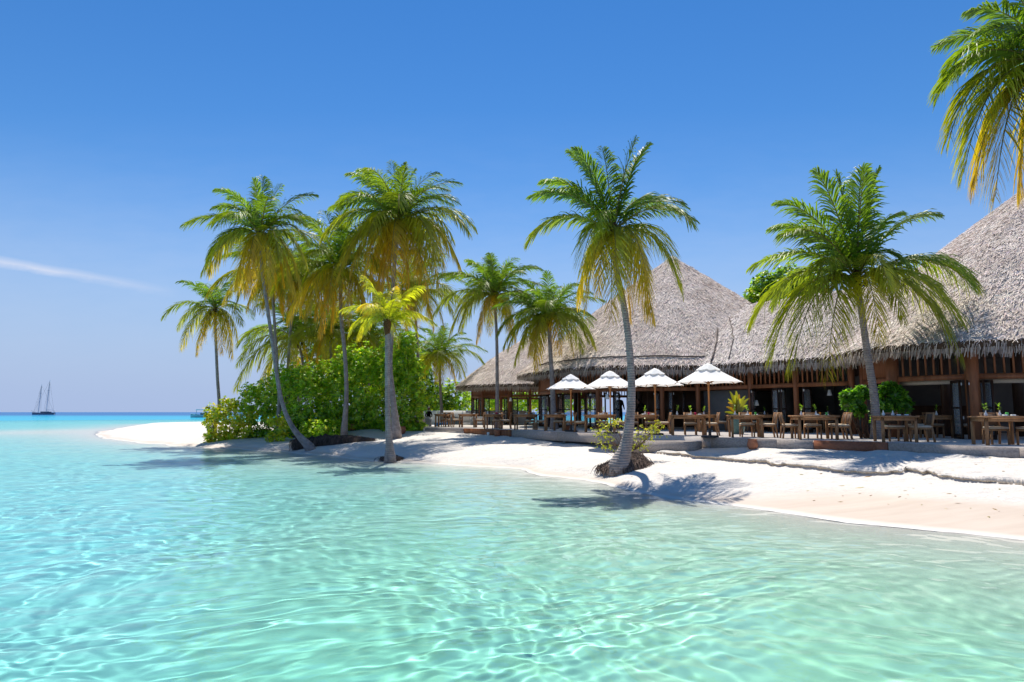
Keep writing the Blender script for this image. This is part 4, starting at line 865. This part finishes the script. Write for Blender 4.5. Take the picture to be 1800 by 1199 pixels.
# ---------------------------------------------------------------- parasols
def parasol(u, vb, label, rot=0.):
    A = PZ(u, vb, DZ); t_ = thing('parasol', label, 'parasol', A, rot, 'white parasols in a row along the deck')
    b_ = MB(); b_.lathe([(.0, .07), (.26, .07), (.29, .05), (.29, 0)], (0, 0, 0), 20); b_.lathe([(.05, .3), (.05, .07), (.09, .06)], (0, 0, .01), 12); b_.build('base', M['iron'], t_, False)
    b_ = MB(); b_.tube([(0, 0, .05), (0, 0, 1.2), (0, 0, 2.44)], .028, 10, (1.25, .95, .6)); b_.build('pole', M['teak'], t_, True)
    n = 8; R_ = 1.14; zt, ze = 2.50, 1.84; b_ = MB(); K = 7; r = np.random.default_rng(int(u)); vs_ = []; m_ = n*6
    for i in range(K+1):
        s = i/K
        for j in range(m_):
            a = j*2*pi/m_; f_ = (j % 6)/6; sag = sin(pi*f_); rr_ = .16 + (R_-.16)*s; rr_ *= 1/ (cos(((f_-.5))*2*pi/n)/cos(pi/n)) if True else 1
            z = (zt-.10) - (zt-.10-ze)*s**.92 - .045*sag*sin(pi*min(s*1.0, 1)) + (.03*sag if i == K else 0); vs_.append((rr_*cos(a), rr_*sin(a), z))
    b_.add(vs_, [(i*m_+j, i*m_+(j+1) % m_, (i+1)*m_+(j+1) % m_, (i+1)*m_+j) for i in range(K) for j in range(m_)], (.95, .94, .93))
    cn_ = b_.build('canopy', M['canvas'], t_, False)
    b_ = MB(); vs_ = [(0, 0, zt + .02)]
    for i, (rr_, zz_) in enumerate(((.14, -.075), (.28, -.165), (.40, -.24))):
        for j in range(24): a = j*2*pi/24; vs_.append((rr_*cos(a)*(1 + .03*sin(a*8)), rr_*sin(a)*(1 + .03*sin(a*8)), zt + zz_ + .018*sin(a*8 + i) + r.normal(0, .006) + .02))
    b_.add(vs_, [(0, 1+j, 1+(j+1) % 24) for j in range(24)] + [(1+i*24+j, 1+(i+1)*24+j, 1+(i+1)*24+(j+1) % 24, 1+i*24+(j+1) % 24) for i in range(2) for j in range(24)], (.84, .84, .84)); b_.build('vent', M['canvas'], cn_, True)
    for j in range(n):
        a = j*2*pi/n; b_ = MB(); b_.beam((.05*cos(a), .05*sin(a), zt-.13), (R_*cos(a)*1.0, R_*sin(a)*1.0, ze-.015), .022, .022); b_.beam((.04*cos(a), .04*sin(a), 1.83), (.58*cos(a), .58*sin(a), 2.11), .018, .018); b_.build('rib', M['teak'], t_)
    b_ = MB(); b_.lathe([(.055, 1.88), (.06, 1.80), (.035, 1.76)], (0, 0, 0), 10); b_.build('hub', M['teak'], t_)
parasol(1004, 759, 'leftmost white parasol in front of the tree trunk on the deck', .2)
parasol(1073.5, 762, 'second white parasol from the left, just left of the leaning palm', .3)
parasol(1153, 764.5, 'third white parasol from the left, just right of the leaning palm', .12)
parasol(1248, 769, 'nearest and rightmost white parasol left of the yellow leaved plant', .39)
# ---------------------------------------------------------------- pots, lamps, plants
def pot(p, r_, h, label, mt='terracotta', shape=0):
    t_ = thing('clay_pot', label, 'pot', p)
    pr = [(r_*.62, 0), (r_*.95, h*.3), (r_, h*.55), (r_*.85, h*.82), (r_*.78, h*.88), (r_*.9, h), (r_*.8, h), (r_*.7, h*.85), (r_*.6, h*.6), (0, h*.6)]
    if shape: pr = [(r_*.8, 0), (r_, h*.9), (r_*1.08, h), (r_*.92, h), (r_*.85, h*.8), (0, h*.8)]
    b_ = MB(); b_.lathe(pr, (0, 0, 0), 20); b_.build('pot_body', M[mt], t_, True)
    b_ = MB(); b_.lathe([(r_*.66, h*.70), (r_*.4, h*.73), (0, h*.74)], (0, 0, 0), 12); b_.build('soil', M['roots'], t_); return t_
pot(G(1323, 790) + [0, 0, -.02], .165, .33, 'round terracotta pot on the sand before the deck edge')
pot(G(874, 767), .17, .28, 'squat clay planter on the sand by the orange deck board', shape=1)
pot(G(706, 763), .24, .42, 'round clay pot right beside the twin palm trunks')
pot(G(620, 757), .2, .36, 'dark clay pot right of the middle grove trunk', 'terracotta')
pot(G(470, 748), .2, .30, 'small clay pot in front of the shrubs left of the curved palm', shape=1)
pot(PZ(1527, 765, DZ), .14, .27, 'small dark round pot beside the deck palm', 'dark_pot')
pot(PZ(997, 757, DZ), .13, .22, 'small red pot under the chair by the leftmost parasol', shape=1)
pot(G(1092, 777), .17, .34, 'brown round pot seen through the sparse shrub', 'terracotta')
tp_ = thing('potted_plant', 'tall teal pot with broad yellow green leaves behind a dining table', 'potted plant', PZ(1298, 763, DZ))
b_ = MB(); b_.lathe([(.20, 0), (.27, .3), (.30, .55), (.27, .72), (.24, .75), (.26, .78), (.2, .78), (.19, .7), (0, .7)], (0, 0, 0), 22); b_.build('pot_body', M['teal_glaze'], tp_, True)
r = np.random.default_rng(5)
for k, (dx, dz, dy) in enumerate([(-.52, .42, 0), (-.46, .78, -.1), (-.30, 1.12, .1), (-.05, 1.15, -.05), (.12, 1.0, .05), (.35, .92, -.1), (.55, .80, 0), (.42, .5, -.2), (-.5, .62, -.25), (-.18, .95, -.2), (.05, .8, -.3), (.25, .7, .2), (-.15, 1.0, .3), (-.62, .18, -.1)]):
    b_ = MB(); tip = np.array([dx, dy, dz])*.86; cp = np.array([dx*.35, dy*.35, dz*.62 + .05]); s = np.linspace(0, 1, 9); C_ = 2*s[:, None]*(1-s[:, None])*cp + s[:, None]**2*tip + [0, 0, .7]
    sd = np.cross(tip, (0, -1., .2)); sd /= np.linalg.norm(sd); W = .065*np.sin(pi*np.clip(s*.93+.04, 0, 1))**.7; cc_ = np.array([.30, .30, .02]) if k % 4 else np.array([.42, .24, .02]); cc_ = cc_*.75
    V = np.stack([C_ - sd*W[:, None], C_ + [0, .02, -.015], C_ + sd*W[:, None]], 1).reshape(-1, 3)
    b_.add(V, [(i*3+j, i*3+j+1, i*3+j+4, i*3+j+3) for i in range(8) for j in range(2)], cc_); b_.build('leaf', M['shrub_leaf'], tp_)
for (u, v, lb) in ((768, 759, 'tiny white beach lamp before the far end of the deck'), (858, 766, 'tiny round white lamp left of the squat clay planter'), (992, 778, 'small white ground lamp on the sand below the leftmost parasol'), (1187, 783.5, 'small white ground lamp on the sand beside the deck step')):
    t_ = thing('ground_lamp', lb, 'lamp', G(u, v)); b_ = MB(); b_.lathe([(.045, 0), (.05, .05), (.062, .06), (.066, .14), (.05, .165), (0, .17)], (0, 0, 0), 12); b_.build('lamp_body', M['white_paint'], t_, True)
# sprout by the grove
b_ = MB(); g0 = G(523 + 60, 754); r = np.random.default_rng(9)
for k in range(7):
    a = r.uniform(-1, 1); tip = np.array([a*.5, r.normal(0, .2), .75]); s = np.linspace(0, 1, 6)[:, None]; C_ = s*tip*[1, 1, 1.1] - [0, 0, .15]*s*s; W = .05*np.sin(pi*np.clip(s*.9+.05, 0, 1)); sd = np.array([.7, -.5, 0])
    b_.add(np.stack([C_-sd*W, C_+sd*W], 1).reshape(-1, 3), [(2*i, 2*i+1, 2*i+3, 2*i+2) for i in range(5)], (.36, .27, .03))
o = b_.build('palm_seedling', M['shrub_leaf']); setc(o, g0); tag(o, 'yellow palm seedling sprouting before the grove shrubs', 'seedling')
# ---------------------------------------------------------------- lounge sofas at the far left of the deck
def sofa(x, y, w, rz, label, back=True):
    z = gz(x, y); t_ = thing('lounge_sofa', label, 'sofa', (x, y, z), rz, 'grey woven lounge sofas')
    b_ = MB(); b_.box(-w/2, w/2, -.42, .42, .06, .36); b_.build('sofa_base', M['grey_weave'], t_)
    b_ = MB(); b_.box(-w/2+.12, w/2-.12, -.38, .24, .362, .46); b_.build('seat_cushion', M['white_paint'], t_)
    b_ = MB(); b_.box(-w/2+.1, w/2-.1, .26, .44, .364, .72); b_.build('backrest', M['grey_weave'], t_)
    for s in (-1, 1): b_ = MB(); b_.box(s*(w/2-.05)-.06, s*(w/2-.05)+.06, -.45, .45, .0, .66); b_.build('armrest', M['grey_weave'], t_)
q = P(738, 740, 50); sofa(q[0], q[1], 1.6, pi, 'grey woven sofa with its back turned, nearest the shrubs')
q = P(795, 740, 49.0); sofa(q[0], q[1], 1.1, pi*.95, 'grey sofa seen between the far dining tables')
q = P(843, 740, 46); sofa(q[0], q[1], 1.2, pi, 'grey sofa behind the dining tables of the far pavilion')
b_ = MB(); q = P(776, 742, 46.5); b_.box(-.45, .45, -.3, .3, 0, .30); o = b_.build('blue_pouf', M['blue_cloth']); q[2] = gz(q[0], q[1]); setc(o, q); tag(o, 'bright blue floor cushion under the shaded end table', 'cushion')
b_ = MB(); A = P(700, 730, 56); B = P(925, 730, 54.5); A[2] = B[2] = 1.55; b_.beam(A, B, .2, 1.15); o = b_.build('low_wall', M['white_paint']); tag(o, 'low white garden wall behind the sofas', 'wall')
# ---------------------------------------------------------------- people
def person(loc, rz, label, joints, edges, radii, cloth, parts, head, skin='skin', hair='dark_cloth'):
    t_ = thing('person', label, 'person', loc, rz, 'people around the pavilions')
    me = bpy.data.meshes.new('body'); me.from_pydata(joints, edges, []); o = bpy.data.objects.new('body', me); COL.objects.link(o); o.parent = t_
    sk = o.modifiers.new('skin', 'SKIN'); ss = o.modifiers.new('sub', 'SUBSURF'); ss.levels = ss.render_levels = 2; sk.use_smooth_shade = True
    for i, rr_ in enumerate(radii): me.skin_vertices[0].data[i].radius = (rr_, rr_*.8)
    me.skin_vertices[0].data[0].use_root = True
    me.materials.append(M[cloth])
    h_ = MB(); hp_ = np.array(head); h_.lathe([(.0, -.12), (.05, -.11), (.072, -.05), (.082, .02), (.075, .08), (.04, .12), (0, .13)], hp_, 14); h_.tube([hp_ + [0, -.07, -.01], hp_ + [0, -.10, -.03]], [.014, .016], 6); h_.build('head', M[skin], t_, True)
    h_ = MB(); h_.lathe([(.086, .0), (.09, .05), (.075, .11), (.03, .145), (0, .15)], hp_ + [0, .015, 0], 14); h_.build('hair', M[hair], t_, True)
ST = [(0, 0, .95), (0, 0, 1.15), (0, 0, 1.38), (0, 0, 1.5), (-.17, 0, 1.40), (-.24, -.02, 1.12), (-.20, -.18, .95), (.17, 0, 1.40), (.24, -.02, 1.12), (.18, -.20, 1.0), (-.1, 0, .90), (-.11, -.02, .48), (-.11, 0, .06), (-.11, -.14, .03), (.1, 0, .90), (.11, -.02, .48), (.11, 0, .06), (.11, -.14, .03), (-.17, -.27, .93), (.14, -.29, 1.0)]
SE = [(0, 1), (1, 2), (2, 3), (2, 4), (4, 5), (5, 6), (2, 7), (7, 8), (8, 9), (0, 10), (10, 11), (11, 12), (12, 13), (0, 14), (14, 15), (15, 16), (16, 17), (6, 18), (9, 19)]
SR = [.15, .14, .16, .06, .07, .05, .035, .07, .05, .035, .1, .065, .05, .035, .1, .065, .05, .035, .025, .025]
q = P(1089, 740, 34.8); person((q[0], q[1], DZ), .3, 'dark dressed person standing in the shade left of the leaning palm', ST, SE, SR, 'dark_cloth', None, (0, -.02, 1.64))
BJ = [(0, 0, .92), (0, -.12, 1.10), (0, -.30, 1.24), (0, -.4, 1.30), (-.17, -.30, 1.25), (-.22, -.42, 1.0), (-.15, -.6, .9), (.17, -.30, 1.25), (.22, -.42, 1.0), (.15, -.6, .9), (-.1, 0, .90), (-.11, -.02, .48), (-.11, 0, .06), (-.11, -.14, .03), (.1, 0, .90), (.11, -.02, .48), (.11, 0, .06), (.11, -.14, .03), (-.13, -.68, .88), (.13, -.68, .88)]
q = P(1137, 740, 35.3); person((q[0], q[1], DZ), -1.2, 'dark dressed person bending forward in the pavilion opening behind the third parasol', BJ, SE, SR, 'dark_cloth', None, (0, -.5, 1.40))
SJ = [(0, 0, .52), (0, .03, .75), (0, .03, 1.0), (0, .02, 1.12), (-.17, .02, 1.02), (-.24, -.04, .76), (-.15, -.25, .66), (.17, .02, 1.02), (.24, -.04, .76), (.15, -.25, .66), (-.1, -.05, .52), (-.12, -.45, .52), (-.12, -.47, .08), (-.12, -.6, .04), (.1, -.05, .52), (.12, -.45, .52), (.12, -.47, .08), (.12, -.6, .04), (-.1, -.33, .62), (.1, -.33, .62)]
q = P(753.5, 735, 50.4); person((q[0], q[1], gz(q[0], q[1]) + .0), .2, 'person in blue sitting on the grey sofa nearest the shrubs', SJ, SE, SR, 'teal_cloth', None, (0, -.01, 1.27), hair='grey_weave')
# ---------------------------------------------------------------- boats
def hull(mb, L_, W, H, z0, bow=1.0, n=22, sheer=.5, c=(1, 1, 1)):
    vs_ = []; m_ = 7
    for i in range(n):
        s = i/(n-1); x = (s-.5)*L_; wv_ = W/2*(sin(pi*min(1, .12 + .88*s*.62 + .05))**.7 if s < .75 else (1-((s-.75)/.25)**2)*.93 + .01)
        top = H*(1 + sheer*(2*s-1)**2*(1.0 if s > .5 else .6))
        for k in range(m_):
            th = pi*k/(m_-1); y = cos(th)*wv_*(1 - .0*s); z = -sin(th)**.7*.6*H*(1-.3*s); z = z if 0 < k < m_-1 else 0
            vs_.append((x + (bow*top*.5*s**6), y, z0 + (top if k in (0, m_-1) else (.25*H if k in (1, m_-2) else z))))
    f = [(i*m_+k, i*m_+k+1, (i+1)*m_+k+1, (i+1)*m_+k) for i in range(n-1) for k in range(m_-1)] + [(i*m_, (i+1)*m_, (i+1)*m_+m_-1, i*m_+m_-1) for i in range(n-1)] + [tuple(range(m_))]
    mb.add(vs_, f, c)
B0 = PZ(78, 728.85, 0); sh = thing('sailing_boat', 'dark hulled two masted sailing boat far out near the horizon', 'boat', B0, pi + .15)
b_ = MB(); hull(b_, 15.5, 4.2, 1.35, 0, 1.6); b_.build('hull', M['hull_dark_hazed'], sh)
b_ = MB(); b_.box(-6.5, 4.5, -2.14, -2.08, .1, .45); b_.beam((-6.8, -2.16, 1.25), (5.5, -1.95, 1.45), .08, .18); b_.build('stripe', M['grey_weave'], sh)
b_ = MB(); b_.box(-4.8, 2.5, -1.3, 1.3, 1.3, 2.4); b_.build('cabin', M['hull_dark_hazed'], sh); b_ = MB(); b_.box(-3, 2.6, -1.4, 1.4, 2.404, 2.6); b_.build('cabin_roof', M['white_paint'], sh)
b_ = MB(); b_.box(-7.2, -1.6, -1.6, 1.6, 3.7, 4.0)
for x_ in (-7, -1.8): 
    for y_ in (-1.5, 1.5): b_.box(x_-.05, x_+.05, y_-.05, y_+.05, 1.3, 3.698)
b_.build('awning', M['white_paint'], sh)
for x_, h_ in ((-1.2, 28.6), (4.8, 25.0)):
    b_ = MB(); b_.tube([(x_, 0, 1), (x_-.6, 0, h_/2), (x_-1.3, 0, h_)], [.22, .2, .13], 8); b_.build('mast', M['mast_hazed'], sh, True)
    b_ = MB(); b_.beam((x_-.9, -2.4, h_*.7), (x_-.9, 2.4, h_*.7), .12, .12); b_.beam((x_-1.9, 0, h_*.7), (x_+.9, 0, h_*.7), .1, .1); b_.build('spreader', M['hull_dark_hazed'], sh)
    b_ = MB()
    for e in ((-7.2, 0, 2), (8.2, 0, 2.4), (x_, 2, 1.5), (x_, -2, 1.5), (x_ + 3, -2, 1.5), (x_-3, 2, 1.5)): b_.tube([(x_-1.2, 0, h_*.97), tuple((np.array((x_-1.2, 0, h_*.97)) + e)/2), e], .045, 4)
    b_.build('rigging', M['iron'], sh)
b_ = MB(); b_.tube([(7.2, 0, 2.0), (8.6, 0, 2.6), (10, 0, 3.3)], .12, 6); b_.build('bowsprit', M['hull_dark_hazed'], sh)
B1 = PZ(357, 733.9, 0); mo_ = thing('motor_boat', 'pale turquoise motor boat with white canopy half hidden by the shrub', 'boat', B1, pi + .5)
b_ = MB(); hull(b_, 7.2, 2.4, 1.0, 0, 1.0, c=(1, 1, 1)); b_.build('hull', M['hull_pale'], mo_)
b_ = MB(); b_.box(-3, 2.6, -1.15, 1.15, 2.75, 3.1); b_.build('canopy', M['white_paint'], mo_)
b_ = MB()
for x_ in (-2.8, -.6, 2.4):
    for y_ in (-1, 1): b_.box(x_-.05, x_+.05, y_-.05, y_+.05, .8, 2.748)
b_.build('canopy_post', M['steel'], mo_)
b_ = MB(); b_.box(-1.5, 1.0, -.9, .9, .8, 1.75); b_.build('cabin', M['hull_dark_hazed'], mo_)
# fallen leaf scraps and coral crumbs on the sand
r = np.random.default_rng(44); b_ = MB()
for _ in range(420):
    u, v = r.uniform(700, 1850), r.uniform(765, 890); q = PZ(u, v, .5)
    if q[1] > 40 or insidedeck(q[0], q[1]) or sdist(np.array([q[0]]), np.array([q[1]]))[0] < .9: continue
    z = gz(q[0], q[1]); p = np.array([q[0], q[1], z + .006]); a = r.random()*6.28; L_ = r.uniform(.015, .07)*(1 if r.random() < .9 else 2); W = L_*r.uniform(.15, .5); d = np.array([cos(a), sin(a), .12]); e = np.array([-sin(a), cos(a), .1])
    c_ = [(.20, .12, .06), (.35, .24, .13), (.55, .5, .45), (.28, .24, .10)][r.integers(0, 4)]
    b_.add([p - d*L_, p + e*W, p + d*L_, p - e*W], [(0, 1, 2, 3)], c_)
tag(b_.build('leaf_litter', M['shrub_leaf']), 'small brown leaf scraps and coral crumbs scattered on the white sand', 'leaf litter', kind='stuff')
